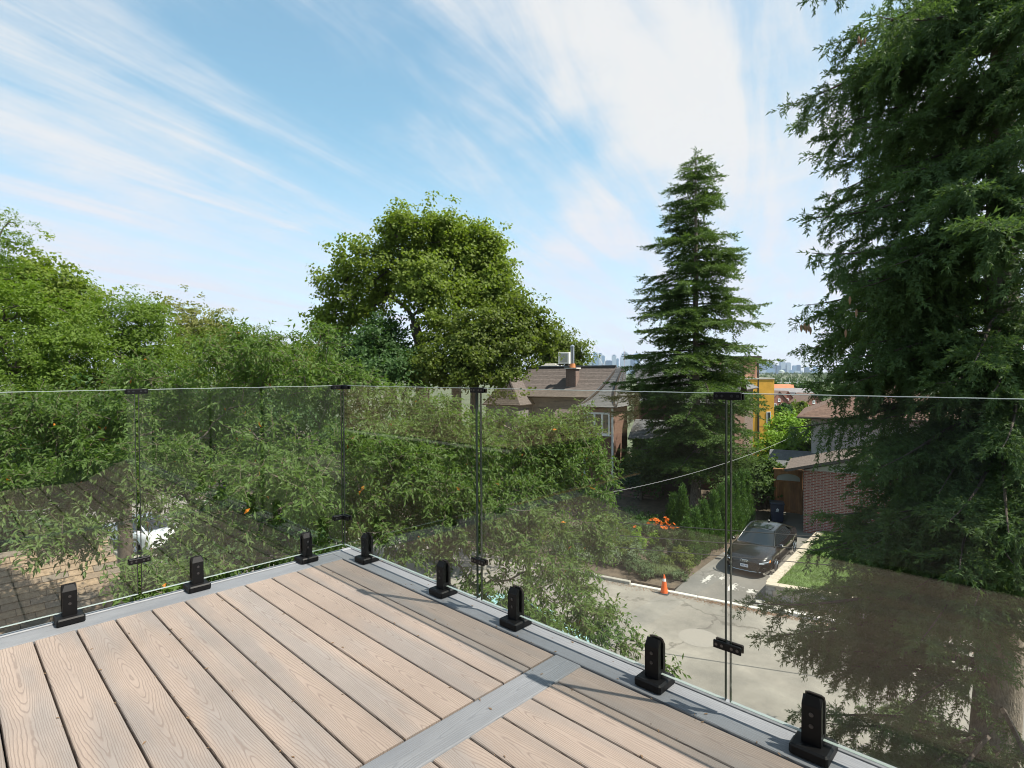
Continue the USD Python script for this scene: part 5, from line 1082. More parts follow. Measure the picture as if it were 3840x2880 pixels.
slope(hB, mr - SN * 1.9 - Z3 * 2.6 + SA * 1.0, mre - SN * 1.9 - Z3 * 2.6, mre, mr, SHGREY, oB, 314, sag=.1); slope(hB, mre + SN * 3.4 - Z3 * 3, mr + SN * 3.4 - Z3 * 3, mr, mre, SHGREY, oB, 315)
bo = up(mr, GZ); hz = mr[2] - GZ - 2.5
obj('wall', oriented(bo - oB, SA, SN, (.5, -1.5, 0), (7.3, 3.0, hz)), REDST, hB)
pr2 = xy(1372, 905, 39); slope(hB, pr2 - SN * 1.6 - Z3 * 1.2, pr2 - SN * 1.6 - Z3 * 1.2 + SA * 4.5, pr2 + SA * 4.5, pr2, SHGREY, oB, 316)
obj('porch_wall', oriented(up(pr2, GZ) - oB, SA, SN, (.2, -1.2, 0), (4.3, .9, pr2[2] - GZ - 1.1)), TIMBER, hB)
q = xy(1345, 1093, 36); mb = MB()
for k in range(4): mb.box((0, k * .32, 0), (2.2, k * .32 + .34, .17 * (k + 1)), M_, up(q, -6.85) - oB)
obj('porch_steps', mb, plain('brown_brick_steps', (.15, .10, .08), .9, var=.3, scale=8), hB)
# dark brick side house
F = xy(1572, 1000, 39.0); F = up(F, GZ)
hC = thing('brick_house', 'dark brown brick house wall with white windows behind the tall spruce', 'house', F)
obj('wall', oriented(np.zeros(3), SA, SN, (-5.0, 0, 0), (0, 13.5, 6.6)), DBRICK, hC)
slope(hC, F + SN * -.4 + SA * .4 + Z3 * 6.6, F + SN * 13.9 + SA * .4 + Z3 * 6.6, F + SN * 13.9 - SA * 2.5 + Z3 * 8.4, F + SN * -.4 - SA * 2.5 + Z3 * 8.4, SHGREY, F, 321)
window(hC, SN * 1.2 + Z3 * 3.6, SN, SA, .9, 1.5, 1); window(hC, SN * 1.1 + Z3 * 1.1, SN, SA, 1.0, 1.4, 1); window(hC, SN * 6.0 + Z3 * 4.0, SN, SA, .9, 1.4, 1)
mb = MB(); mb.box((.003, .3, 2.75), (.25, 6.0, 2.9), M_); obj('stone_band', mb, KERBW, hC)
# yellow building
Y0 = xy(1672, 960, 54); Y0 = up(Y0, -8.5); zt = float(xy(1660, 819, 54)[2])
hY = thing('yellow_building', 'flat roofed yellow ochre building between the tall spruce and the street trees', 'building', Y0)
YX = RH; YN = FH
obj('wall', oriented(np.zeros(3), YX, YN, (-5, 0, 0), (0, 8, zt + 8.5)), YELLOW, hY)
mb = oriented(np.zeros(3), YX, YN, (-5.05, -.06, zt + 8.502), (.06, 8.06, zt + 8.62)); obj('parapet_cap', mb, KERBW, hY)
window(hY, -YX * .75 + Z3 * float(xy(1661, 917, 54)[2] + 8.5), YX, -YN, .42, 1.25, 1, fr=.06)
zs = float(xy(1630, 777, 58)[2]); q = xy(1641.5, 900, 53.6); q = up(q, -8.5) - Y0
obj('salmon_wall', oriented(q, YX, YN, (-6, .6, 0), (-.02, 6, zs + 8.5)), SALMON, hY, label='taller salmon pink part behind the brick house')
mb = MB(); mb.tube([q + Z3 * (zs + 8.4) + YN * .45, q + Z3 * 2 + YN * .25], [.09, .09], 8); obj('downpipe', mb, TIMBER, hY)
mb = oriented(q, YX, YN, (-6.3, .3, zs + 8.502), (.30, 6.3, zs + 8.75)); obj('salmon_roof', mb, TIMBER, hY)
# red brick house on the right with a hip roof
hDo = S(4.28, 9.95, yard_z(9.95)); hD = thing('brick_house', 'red brick house with grey beige upper storey and brown hip roof behind the big spruce', 'house', hDo)
bw_h = 3.15
obj('brick_wall', oriented(np.zeros(3), SA, SN, (0, 0, -.3), (8.2, 2.2, bw_h)), RBRICK, hD); obj('side_wall', oriented(np.zeros(3), SA, SN, (.8, 2.21, -.3), (8.2, 12, bw_h)), RBRICK, hD)
ap = hDo + SA * 4.1 - SN * .5 + Z3 * (bw_h + 1.35)
slope(hD, ap - SA * 4.9 - Z3 * 1.30 + SN * 4.0, ap - SA * 4.9 - Z3 * 1.30, ap, ap + SN * 4.0, SHB[2], hDo, 331); slope(hD, ap + SA * 4.9 - Z3 * 1.30, ap + SA * 4.9 - Z3 * 1.30 + SN * 4, ap + SN * 4.0, ap, SHB[2], hDo, 332)
mb = MB(); mb.poly([np.array(SN * .02 - Z3 * 0 + Z3 * bw_h), SA * 8.2 + SN * .02 + Z3 * bw_h, SA * 4.1 + SN * .02 + Z3 * (bw_h + 1.15)], .2); obj('gable', mb, STUCCOG, hD)
u0 = xy(1753, 905, 33.5); u0 = up(u0, hDo[2] + bw_h - .2) - hDo; ez = float(xy(1753, 899, 33.5)[2]) - hDo[2]
obj('upper_wall', oriented(u0, SA, SN, (0, 0, 0), (8, 8, ez - u0[2] + .05)), STUCCOG, hD)
mb = MB()
for x in np.arange(.3, 8, .4): mb.box((x, -.022, 0), (x + .05, -.001, ez - u0[2]), M_, u0)
for y in np.arange(.3, 8, .4): mb.box((-.022, y, 0), (-.001, y + .05, ez - u0[2]), M_, u0)
obj('batten', mb, STUCCOG, hD, kind='stuff')
ec = [u0 + hDo + SA * a + SN * b for a, b in ((-.75, -.75), (8.75, -.75), (8.75, 8.75), (-.75, 8.75))]; ec = [up(p, ez + hDo[2]) for p in ec]; pk = up(u0 + hDo + SA * 3.6 + SN * 3.6, ez + hDo[2] + 2.05); pk2 = pk + SA * .8 + SN * .8
slope(hD, ec[0], ec[1], up(pk + SA * .8, pk[2]), pk, SHRED, hDo, 333); slope(hD, ec[3], ec[0], pk, up(pk + SN * .8, pk[2]), SHRED, hDo, 334); slope(hD, ec[1], ec[2], pk2, up(pk + SA * .8, pk[2]), SHRED, hDo, 335); slope(hD, ec[2], ec[3], up(pk + SN * .8, pk[2]), pk2, SHRED, hDo, 336)
# wooden gate
CEDARW = [plain(f'cedar_board_{i}', c, .75, var=.25, scale=8, stretch=(1, 1, .2), bump=.2, bscale=40) for i, c in enumerate([(.30, .14, .06), (.26, .12, .05), (.34, .165, .075)])]
gO = S(2.70, 13.35, yard_z(13.3) + .01); gt = thing('wooden_gate', 'tall cedar wood gate with an arched lattice top at the end of the driveway', 'gate', gO, RS)
gw = 1.32
for x in (0, gw): mb = MB(); mb.cbox((x - .07, -.07, 0), (x + .07, .07, 2.42), .01); obj('post', mb, CEDARW[1], gt)
k = 10
for i in range(k): mb = MB(); x = .075 + i * (gw - .15) / k; mb.cbox((x + .003, -.025 - .004 * (i % 2), .05), (x + (gw - .15) / k - .003, .02, 1.82), .004); obj('board', mb, CEDARW[rg.integers(3)], gt)
for z in (.12, 1.74): mb = MB(); mb.cbox((.075, -.045, z), (gw - .075, -.030, z + .11), .004); obj('rail', mb, CEDARW[0], gt)
mb = MB(); th = np.linspace(0, np.pi, 13); xs_ = gw / 2 - np.cos(th) * (gw / 2 - .07); za = 1.98 + np.sin(th) * .26
for i in range(12): mb.poly([(xs_[i], -.06, za[i]), (xs_[i + 1], -.06, za[i + 1]), (xs_[i + 1], -.06, 2.40), (xs_[i], -.06, 2.40)], .10)
mb.cbox((-.12, -.09, 2.40), (gw + .12, .09, 2.50), .01); obj('arched_header', mb, CEDARW[2], gt)
mb = MB(); mb.box((.07, -.004, 1.83), (gw - .07, .004, 2.26)); obj('light_panel', mb, plain('pale_lattice', (.40, .40, .37), .8), gt)
shd = thing('garden_shed', 'small shed with a dark shingled roof behind the wooden gate', 'shed', S(2.6, 15.2, yard_z(15)))
q = S(2.6, 15.2, yard_z(15)); slope(shd, q - SN * .4 - SA * .5 + Z3 * 2.35, q - SN * .4 + SA * 2.3 + Z3 * 2.35, q + SN * 1.6 + SA * 2.3 + Z3 * 3.1, q + SN * 1.6 - SA * .5 + Z3 * 3.1, SHGREY, q, 341)
obj('wall', oriented(np.zeros(3), SA, SN, (-.3, 0, 0), (2.1, 1.6, 2.3)), TIMBER, shd)
# neighbour's house on the left: low tan roof in view, the main house beyond the picture's left edge
def ray_y(px, py, Y): v = look_dir(px, py); return np.array([0, 0, EYE]) + v * (Y / v[1])
nz1, ny1, ny0 = -1.78, 12.45, 9.3; sl = .53; xr = 2.15
nb = thing('neighbour_house', 'neighbouring house at the left with a low tan shingled roof under the crab apple', 'house', (0, ny1, -7.4)); nO = np.array([0, ny1, -7.4])
ez0 = nz1 - sl * (ny1 - ny0)
mb = MB(); v = [(-6, ny0, ez0 - .006), (xr, ny0, ez0 - .006), (xr, ny1, nz1 - .006), (-6, ny1, nz1 - .006)]; mb.poly([np.array(p) - nO for p in v], .14); rf = obj('low_roof', mb, TIMBER, nb)
cnt = 0
for vv, ff in shingle_quads((-.9, ny0, ez0), (xr, ny0, ez0), (xr, ny1, nz1), (-.9, ny1, nz1), seed=7, lift=.016, expo=.15, tab=.33):
    obj('shingle', (vv - nO, ff), SHTAN[rg.integers(4)], rf); cnt += 1
print('tan shingles', cnt)
slope(nb, (xr, ny1 + 3.0, nz1 - 1.6), (-6, ny1 + 3.0, nz1 - 1.6), (-6, ny1, nz1), (xr, ny1, nz1), SHTAN[1], nO, 352)
mb = MB(); mb.box(np.array((-6, ny0 + .4, -7.4)) - nO, np.array((xr - .25, ny1 + 2.6, ez0 - .15)) - nO); obj('low_wall', mb, TBRICK, nb)
mx = -2.3; mb = MB(); mb.box(np.array((-11, 6.2, -7.4)) - nO, np.array((mx - .5, 16, .0)) - nO); obj('main_wall', mb, TBRICK, nb)
EV = [(-11.5, 5.7, .02), (mx, 5.7, .02), (mx, 16.5, .02), (-11.5, 16.5, .02)]; RD = [(-6.9, 10.3, 3.4), (-6.9, 11.9, 3.4)]
TANJ = plain('tan_shingles', (.27, .195, .12), .95, var=.2, scale=8, island=.2)
slope(nb, EV[1], EV[2], RD[1], RD[0], TANJ, nO, 353); slope(nb, EV[0], EV[1], RD[0], np.array(RD[0]) - [.01, 0, 0], TANJ, nO, 354); slope(nb, EV[2], EV[3], np.array(RD[1]) - [.01, 0, 0], RD[1], TANJ, nO, 355)
mb = MB(); mb.tube([np.array(p) - nO + [.06, 0, -.02] for p in ((mx, 5.7, 0), (mx, 16.5, 0))], [.035, .035], 6); obj('gutter', mb, STUCCOG, nb)
# our own house behind the camera (seen as a reflection in the glass)
CHAR = plain('charcoal_siding', (0.040, 0.038, 0.037), .75, var=.12, scale=5)
oh = thing('deck_house', 'dark clad house that carries the deck, seen only as a reflection in the railing', 'house', (0, 0, -7.4))
def wb(name, lo, hi, m_): mb = MB(); mb.box(np.array(lo) + [0, 0, 7.4], np.array(hi) + [0, 0, 7.4]); return obj(name, mb, m_, oh)
wb('side_wall', (-6, -8, -.2), (-.22, 2.30, 2.9), CHAR); wb('end_wall', (-.215, -8, -.2), (1.8, -2.62, 2.9), CHAR); wb('lower_wall', (-6, -8, -7.4), (1.75, 3.15, -.27), plain('lower_brick_plain', (.20, .12, .09), .9, var=.2, scale=6))
mb = MB(); mb.box((-6.2, -8.2, 10.31), (-.25, 2.42, 10.5)); mb.box((-.245, -8.2, 10.31), (1.9, -2.7, 10.5)); obj('roof', mb, CHAR, oh)
dr_ = wb('glass_door', (-.214, -.9, .02), (-.19, 1.2, 2.2), WGLASS); mb = MB()
for y in (-.95, .12, 1.2): mb.box((-.2195, y, 7.41), (-.165, y + .06, 9.66))
mb.box((-.2195, -.95, 9.6), (-.165, 1.26, 9.68)); obj('door_frame', mb, BLACK, oh)
# cables
WIRE = plain('black_cable', (.018, .018, .018), .6); WIREL = plain('pale_cable', (.20, .20, .195), .6)
def cable(label, pts, r, mt, sag=.25):
    P = [xy(*p) for p in pts]; A0, A1 = P[0], P[-1]; u = np.linspace(0, 1, 25)
    if len(P) == 3: q = (1 - u)[:, None] * (1 - 2 * u)[:, None] * A0 + 4 * (u * (1 - u))[:, None] * P[1] + (u * (2 * u - 1))[:, None] * A1
    else: q = (1 - u)[:, None] * A0 + u[:, None] * A1; q[:, 2] -= sag * 4 * u * (1 - u)
    t = thing('power_cable', label, 'cable', q[0], 0); mb = MB(); mb.tube(q - q[0], np.full(25, r), 5); obj('wire', mb, mt, t)
cable('upper black cable crossing in front of the parked car', [(700, 1082, 20), (1345, 1129, 17), (2500, 1212, 13)], .013, WIRE)
cable('middle black cable crossing in front of the parked car', [(700, 1110, 20), (1345, 1157, 17), (2500, 1241, 13)], .013, WIRE)
cable('lowest black cable crossing in front of the bonnet of the parked car', [(700, 1129, 20), (1345, 1183, 17), (2500, 1279, 13)], .013, WIRE)
cable('pale twisted service cable running up to the right in front of the tall spruce trunk', [(1180, 1085, 22), (1500, 1021, 24), (1740, 930, 27)], .010, WIREL)
cable('pale thin cable across the foliage above the tan roof at the left', [(-60, 1106, 9), (130, 1098, 9.3), (330, 1075, 9.8)], .006, WIREL)
cable('thin dark cable among the street trees right of the yellow building', [(1640, 922, 50), (1700, 921, 49), (1790, 915, 48)], .03, WIRE)
# ---------------------------------------------------------------- trees, houses and skyline further away
def far_tree(name, label, px, D, top_py, r_px, mt, seed, z=-9.0, n=46, per=16, L=None, group=None, flat=.8):
    rg4 = np.random.default_rng(seed); k = D / 1199; c = xy(px, top_py, D); ztop = c[2]; r = r_px * k; h = min(ztop - z - 1, 2.3 * r)
    bl_ = [(*(up(c, 0)[:2] + rg4.normal(size=2) * r * .4), ztop - h * rg4.uniform(.25, .75), r * rg4.uniform(.45, .65), r * rg4.uniform(.45, .65), h * rg4.uniform(.2, .3)) for _ in range(7)] + [(c[0], c[1], ztop - h * .18, r * .4, r * .4, h * .17)]
    L = L or max(.22, .0055 * D); return broadleaf(name, label, [up(c, z), up(c, ztop - h * .9), up(c, ztop - h * .6)], bl_, mt, n, per, r * .27, L, L * .7, seed, group, seg=1.5, r_max=.03 * r + .08, r_tip=.02, thin=.03, extra=2, flat=flat)
far_tree('street_tree', 'bright green tree right of the yellow building, lower than the brown hip roof', 1700, 48, 893, 42, LIME, 401, z=-8)
far_tree('street_tree', 'green leafy tree top left of the brown hip roof eave', 1738, 60, 880, 34, LIGHT, 402, z=-9)
far_tree('street_tree', 'dark blue green tree close to the right edge of the yellow building', 1686, 75, 878, 18, DARKG, 403, z=-9)
far_tree('vine_thicket', 'mass of bright large leaves above the wooden gate, below the yellow building', 1690, 38, 938, 62, LIME, 404, z=-7, n=90, L=.26)
far_tree('vine_thicket', 'second leafy mass behind the garden shed and the gate', 1740, 37, 958, 40, LIGHT, 405, z=-7, n=60, L=.24)
far_tree('yew_tree', 'dark evergreen mass between the cedar hedge and the wooden gate', 1652, 32.5, 985, 42, SPR_FAR, 406, z=-7, n=90, L=.2)
far_tree('yew_tree', 'dark evergreen behind the tall spruce trunk at the left of the gate', 1600, 35, 1000, 45, SPR_FAR, 407, z=-7, n=90, L=.2)
far_tree('garden_tree', 'dark green tree in the shade between the grey tudor house and the tall spruce', 1385, 35, 985, 55, DARKG, 408, z=-7, n=90, L=.2)
far_tree('garden_tree', 'leafy tree in front of the brown tudor house wall, behind the crab apple', 1190, 30, 960, 60, LIGHT, 409, z=-7, n=70, L=.2)
far_tree('lime_bush', 'bright lime green bush above the tan roof at the left', 140, 17.5, 1112, 90, LIME, 410, z=-7, n=90, L=.16, flat=.5)
far_tree('lime_bush', 'small bright bush right of the tan roof, beside the white car', 410, 23, 1150, 32, LIME, 411, z=-7.2, n=40, L=.16)
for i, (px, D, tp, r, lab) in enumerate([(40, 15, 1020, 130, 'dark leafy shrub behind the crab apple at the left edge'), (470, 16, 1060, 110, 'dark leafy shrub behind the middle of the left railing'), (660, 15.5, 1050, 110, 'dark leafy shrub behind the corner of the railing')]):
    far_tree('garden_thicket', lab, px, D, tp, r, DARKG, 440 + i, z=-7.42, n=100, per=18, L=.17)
pc = xy(510, 1104, 21); pco = thing('white_post', 'white square post glimpsed through the crab apple left of the railing corner', 'post', up(pc, -7.42))
mb = MB(); mb.cbox((-.16, -.16, 0), (.16, .16, pc[2] + 7.42 + .75), .02); obj('shaft', mb, TRIMW, pco); mb = MB(); mb.cbox((-.2, -.2, pc[2] + 7.42 + .752), (.2, .2, pc[2] + 7.42 + .85), .02); obj('cap', mb, TRIMW, pco)
# houses down the hill
def gable_house(name, label, px, py_ridge, D, wm, dm, wall_mt, roof_mt, roof_h, turn=0.0, z=-15.0, gable_front=True):
    c = xy(px, py_ridge, D); zr = c[2]; o = up(c, z); t = thing(name, label, 'house', o); X = RH * math.cos(turn) + FH * math.sin(turn); N_ = -RH * math.sin(turn) + FH * math.cos(turn); e = zr - z - roof_h
    obj('wall', oriented(np.zeros(3), X, N_, (-wm / 2, 0, 0), (wm / 2, dm, e)), wall_mt, t)
    if gable_front:
        mb = MB(); mb.poly([X * -wm / 2 + Z3 * e, X * wm / 2 + Z3 * e, Z3 * (e + roof_h)], dm); obj('gable', mb, wall_mt, t)
        for s in (-1, 1): mb = MB(); mb.poly([X * s * (wm / 2 + .3) - N_ * .3 + Z3 * (e - .15), -N_ * .3 + Z3 * (e + roof_h + .12), N_ * dm + Z3 * (e + roof_h + .12), X * s * (wm / 2 + .3) + N_ * dm + Z3 * (e - .15)][::s], .15); obj('roof', mb, roof_mt, t)
        window(t, X * -.4 + Z3 * (e + .1), X, -N_, .8, 1.0, 1, fr=.22)
    else:
        for s in (1, -1): mb = MB(); y0 = -.4 if s > 0 else dm + .4; mb.poly([X * -(wm / 2 + .3) + N_ * y0 + Z3 * (e - .1), X * (wm / 2 + .3) + N_ * y0 + Z3 * (e - .1), X * (wm / 2 + .3) + N_ * dm / 2 + Z3 * (e + roof_h), X * -(wm / 2 + .3) + N_ * dm / 2 + Z3 * (e + roof_h)][::s], .15); obj('roof', mb, roof_mt, t)
    for x in (-wm * .3, wm * .12): window(t, X * x + Z3 * (e - 1.7), X, -N_, .9, 1.3, 1, fr=.2)
    return t
RB2 = plain('far_red_brick', (.30, .13, .10), .9, var=.15, scale=2); GR2 = plain('far_grey_roof', (.17, .165, .17), .9, var=.1, scale=1); OR2 = plain('far_orange_roof', (.42, .17, .09), .9, var=.1, scale=1); BR2 = plain('far_brown_roof', (.25, .165, .13), .9, var=.1, scale=1); WH2 = plain('far_white_wall', (.62, .61, .58), .9)
gable_house('terrace_house', 'small red brick gabled house down the hill next to the yellow building', 1683, 846, 170, 6, 9, RB2, BR2, 3.2, .15)
gable_house('terrace_house', 'red brick gabled house down the hill, second from the yellow building', 1701, 846, 172, 5.5, 9, RB2, BR2, 3.2, .15)
gable_house('terrace_house', 'white gabled house down the hill under the long grey roof', 1717, 849, 176, 4.5, 9, WH2, GR2, 3.0, .15)
gable_house('terrace_house', 'house with a long grey roof down the hill left of the brown hip roof', 1722, 839, 200, 15, 9, RB2, GR2, 3.5, .1, gable_front=False)
gable_house('terrace_house', 'house with an orange roof down the hill, above the long grey roof', 1693, 830, 260, 9, 8, RB2, OR2, 3.5, -.3, gable_front=False)
gable_house('terrace_house', 'pale roofed house down the hill at the top right corner of the yellow building', 1677, 831, 265, 8, 8, WH2, WH2, 2.5, .1, gable_front=False)
gable_house('terrace_house', 'red brick house partly behind the brown hip roof', 1758, 851, 165, 6, 8, RB2, BR2, 3.0, .1)
for i, (px, D, tp, r, mt, lab) in enumerate([(1682, 300, 829, 14, DARKG, 'dark tree behind the pale roofed house down the hill'), (1713, 330, 828, 16, DARKG, 'mid green tree behind the long grey roof down the hill'), (1732, 320, 826, 20, DARKG, 'broad dark green tree left of the brown hip roof ridge'),
        (1752, 290, 829, 18, DARKG, 'dark tree right behind the brown hip roof ridge'), (1764, 230, 842, 16, DARKG, 'tree between the big spruce and the brown hip roof'), (1730, 150, 868, 14, LIGHT, 'light green tree in front of the terrace houses'), (1695, 130, 872, 12, DARKG, 'dark tree in front of the red terrace houses')]):
    far_tree('hillside_tree', lab, px, D, tp, r, mt, 420 + i, z=-16, n=40, per=14)
# railway viaduct with lamps
vb = xy(1640, 826, 760); ve = xy(1800, 823, 760); vd = unit(up(ve - vb, 0)); vn = np.array([-vd[1], vd[0], 0]); VL = np.linalg.norm(ve - vb)
va = thing('viaduct', 'long pale grey viaduct across the valley below the right skyline', 'viaduct', up(vb, 0)); CONC = plain('far_concrete', (.42, .42, .41), .9, var=.08, scale=.1)
obj('deck_slab', oriented(Z3 * vb[2], vd, vn, (-60, 0, -2.2), (VL + 60, 9, 0)), CONC, va)
for i in range(9): obj('pier', oriented(Z3 * vb[2], vd, vn, (i * 14 - 20, 2, -9), (i * 14 - 17.5, 7, -2.21)), CONC, va)
for i in range(10): mb = MB(); q = vd * (i * 11.5 - 4) + vn * 1 + Z3 * vb[2]; mb.tube([q, q + Z3 * 6.0], [.28, .2], 5); obj('lamp_post', mb, WH2, va)
for i, (x, l, h, lab) in enumerate([(18, 9, 2.6, 'white truck'), (34, 5, 1.8, 'pale van'), (47, 5, 1.6, 'pale car')]): pass
# distant woods
def wood_band(label, D0, D1, px0, px1, n, h0, h1, mt, seed, zfun):
    rg5 = np.random.default_rng(seed); mb_v, mb_f, nn_ = [], [], 0
    D = D0 * (D1 / D0) ** rg5.random(n); px = rg5.uniform(px0, px1, n); c = np.array([xy(a, 806, d) for a, d in zip(px, D)]); h = rg5.uniform(h0, h1, n); zz = np.array([zfun(*p[:2]) for p in c])
    k = 34; N = n * k; H = np.repeat(h, k); cc = np.repeat(np.c_[c[:, :2], zz + h * .55], k, 0); off = sphere(rg5, N) * (rg5.random(N) ** .4)[:, None] * np.c_[H * .5, H * .5, H * .42]
    nrm = unit(off + rg5.normal(size=(N, 3)) * H[:, None] * .15 + np.c_[0 * H, 0 * H, H * .2]); d = unit(np.cross(nrm, rg5.normal(size=(N, 3))))
    obj('distant_wood', leaves(cc + off - d * (H * .12)[:, None], d, nrm, H * rg5.uniform(.18, .32, N), H * rg5.uniform(.15, .25, N), rich=False), mt, kind='stuff', label=label)
FAR1 = leaf_material('far_wood_leaves', [(0, (.045, .075, .022)), (.5, (.075, .115, .032)), (1, (.12, .16, .05))], trans=.2)
tz = lambda x, y: float(terrain_z(np.array([x]), np.array([y]))[0])
wood_band('band of trees in the valley between the houses and the viaduct', 340, 720, 1560, 1900, 240, 7, 11, FAR1, 501, tz)
wood_band('tree canopy beyond the viaduct below the skyline', 900, 2400, 1100, 1950, 900, 9, 13, FAR1, 502, lambda x, y: tz(x, y) + 0)
wood_band('far dark belt of trees along the horizon', 2500, 3800, 400, 2000, 900, 12, 17, FAR1, 503, tz)
# skyline
def tower_mat(name, c, g):
    n = {'g': ('geometry', {}), 's': ('separate_xyz', {}), 'm1': ('math', dict(math_type='multiply', value2=.27)), 'f1': ('math', dict(math_type='fraction')), 'gt': ('math', dict(math_type='greater_than', value2=.42)), 'mx': ('mix', dict(color1=c, color2=g)), 'p': ('principled_bsdf', dict(roughness=.3))}
    return mat(name, n, [('g.position', 's.vector'), ('s.z', 'm1.value1'), ('m1.value', 'f1.value1'), ('f1.value', 'gt.value1'), ('gt.value', 'mx.fac'), ('mx.color', 'p.base_color')])
TW = [tower_mat('tower_blue', (.24, .34, .46), (.12, .22, .36)), tower_mat('tower_pale', (.46, .51, .57), (.22, .31, .42)), tower_mat('tower_dark', (.14, .20, .29), (.07, .13, .22))]
def tower(label, px0, px1, py, kind, D=6000, shape='flat'):
    c = xy((px0 + px1) / 2, py, D); w = (px1 - px0) * D / 1199; o = up(c, -9); h = c[2] + 9; t = thing('tower', label, 'tower', o)
    if shape == 'curve':
        mb = MB(); pr_ = [(-w / 2, 0), (w / 2, 0), (w / 2, h * .70), (w * .25, h * .88), (0, h * .97), (-w * .12, h), (-w / 2, h * .72)]
        v = [RH * x + FH * y + Z3 * z for y in (0, w * .7) for x, z in pr_]; k = 7; f = [(0, i, i + 1) for i in range(1, 6)] + [(k, k + i + 1, k + i) for i in range(1, 6)]
        for i in range(k): j = (i + 1) % k; f += [(i, k + i, k + j), (i, k + j, j)]
        mb.add(v, f); obj('shaft', mb, TW[kind], t)
    else:
        obj('shaft', oriented(np.zeros(3), RH, FH, (-w / 2, 0, 0), (w / 2, w * .8, h * .955)), TW[kind], t)
        obj('plant_room', oriented(np.zeros(3), RH, FH, (-w * .3, w * .1, h * .9552), (w * .32, w * .6, h)), TW[(kind + 1) % 3], t)
def sx(c): return (1900 + .3014 * c) / 1.736
def sy(c): return (1200 + .3014 * c) / 1.736
for a_, b_, y_, k_, lab, *sh in [(985, 1041, 405, 0, 'blue slab tower at the left end of the left skyline group'), (975, 1060, 492, 1, 'low pale block at the foot of the left skyline group'), (1048, 1084, 474, 2, 'short dark block between the two tallest left towers'),
      (1080, 1140, 398, 0, 'tall blue glass tower under the big crane'), (1143, 1190, 412, 1, 'pale stepped tower right next to the tall blue glass tower'), (1188, 1222, 437, 0, 'slim blue tower third from the big crane'), (1232, 1312, 500, 2, 'wide low block beside the red crane mast'),
      (1313, 1364, 432, 1, 'slender pale tower alone between the crane mast and the curved tower'), (1368, 1395, 474, 0, 'short slim tower right of the slender pale tower'), (1425, 1548, 389, 1, 'curved top tower at the right end of the left skyline group', 'curve'), (1590, 1650, 412, 0, 'blue tower edging the spruce right of the curved tower'), (1540, 1600, 470, 2, 'dark low tower behind the curved tower')]:
    tower(lab, sx(a_), sx(b_), sy(y_), k_, 6000, *sh)
def rx_(c): return (2700 + .2712 * c) / 1.736
def ry_(c): return (1200 + .2712 * c) / 1.736
for a_, b_, y_, k_, lab in [(552, 605, 585, 2, 'dark tower at the left end of the right skyline group'), (637, 724, 583, 0, 'broad blue tower second from the left of the right skyline group'), (724, 776, 618, 2, 'lower dark tower beside the broad blue tower'), (783, 846, 628, 2, 'squat dark tower left of the tallest right hand tower'),
      (843, 908, 572, 1, 'tallest tower of the right skyline group'), (866, 918, 672, 2, 'small dark block at the foot of the tallest right tower'), (925, 984, 588, 1, 'slim pale tower right of the tallest one'), (963, 1022, 690, 0, 'low block under the slim pale tower'), (1015, 1062, 626, 0, 'left half of the twin slab near the middle of the right group'),
      (1066, 1118, 621, 2, 'darker right half of the twin slab in the right group'), (1120, 1150, 700, 1, 'small pale block right of the twin slab'), (1185, 1240, 652, 2, 'dark tower standing apart right of the twin slab'), (1240, 1292, 692, 0, 'low blue block right of the dark lone tower'), (1306, 1352, 640, 0, 'rounded blue tower next to the big spruce'),
      (560, 640, 690, 1, 'long pale low block at the left foot of the right group'), (655, 760, 672, 0, 'long blue low block at the foot of the broad tower'), (1035, 1110, 700, 1, 'pale low block at the foot of the twin slab')]:
    tower(lab, rx_(a_), rx_(b_), ry_(y_), k_, 6300)
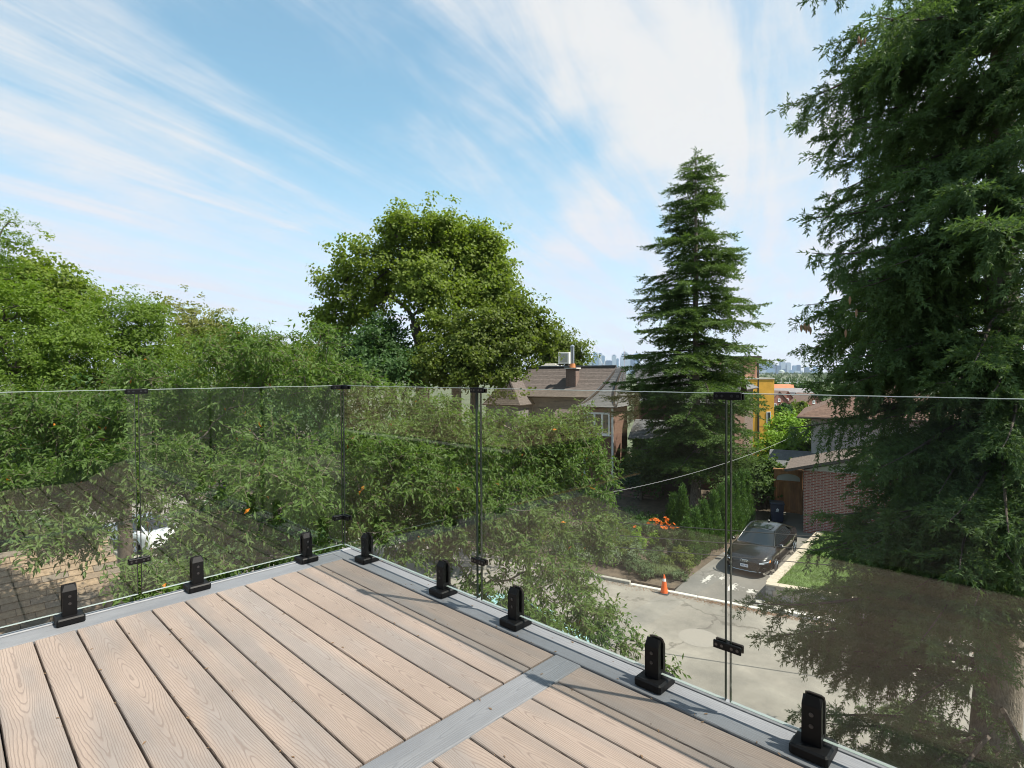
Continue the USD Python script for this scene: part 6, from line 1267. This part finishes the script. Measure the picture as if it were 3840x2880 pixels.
dm = xy(rx_(850), ry_(686), 4200); dt = thing('dome_hall', 'small greenish dome among the towers of the right skyline', 'dome', up(dm, -8)); mb = MB(); zz_ = np.linspace(0, 1, 7); mb.tube([(0, 0, 20 + 14 * z) for z in zz_], [max(.3, 20 * math.sqrt(1 - z * z)) for z in zz_], 16); obj('cupola', mb, plain('copper_green', (.28, .34, .30), .6), dt); mb = MB(); mb.cyl((0, 0, -5), (0, 0, 20), 22, 16); obj('drum', mb, WH2, dt)
RED = plain('crane_red', (.55, .16, .12), .6); CW = plain('crane_white', (.75, .73, .71), .6)
def crane(label, mast_px, mast_py, tip, tail, D, mt):
    b0 = xy(mast_px, mast_py, D); tp = xy(*tip, D); t = thing('tower_crane', label, 'crane', up(b0, -9)); o = up(b0, -9)
    mb = MB(); mb.tube([(0, 0, 0), b0 - o], [1.6, 1.6], 4); obj('mast', mb, mt, t)
    j = MB(); d = tp - b0; n = 14; sd = unit(np.cross(d, FH)) * 2.2
    for s in (-1, 1): j.tube([b0 - o + sd * s, tp - o + sd * s * .3], [1.1, .8], 4)
    for i in range(n): u0_, u1_ = i / n, (i + 1) / n; j.tube([b0 - o + d * u0_ + sd * (1 - .7 * u0_) * (1 if i % 2 else -1), b0 - o + d * u1_ + sd * (1 - .7 * u1_) * (-1 if i % 2 else 1)], [.6, .6], 3)
    obj('jib', j, CW, t)
    if tail: ta = xy(*tail, D); mb = MB(); mb.tube([tp - o, ta - o], [.5, .5], 4); obj('tie_rope', mb, CW, t)
    mb = MB(); mb.tube([tp - o, tp - o - Z3 * np.linalg.norm(d) * .38], [.4, .4], 3); obj('hoist_rope', mb, CW, t)
crane('big luffing crane with a long slanting white jib above the left skyline', sx(1190), sy(540), (sx(985), sy(137)), (sx(1215), sy(420)), 5600, RED)
crane('small crane on the curved tower', sx(1463), sy(390), (sx(1443), sy(310)), None, 5600, RED)
crane('short red crane mast between the left skyline towers', sx(1205), sy(570), (sx(1243), sy(458)), None, 5500, RED)

# the air between here and the skyline
hz = mat('haze_air', {'v': ('principled_volume', dict(color=(.72, .80, .92), density=3.2e-5, anisotropy=0.2))}, [], surface=None, volume='v.volume')
mb = MB(); mb.box((-9700, -9700, -21), (9700, 9700, 470)); obj('haze', mb, hz, kind='stuff')
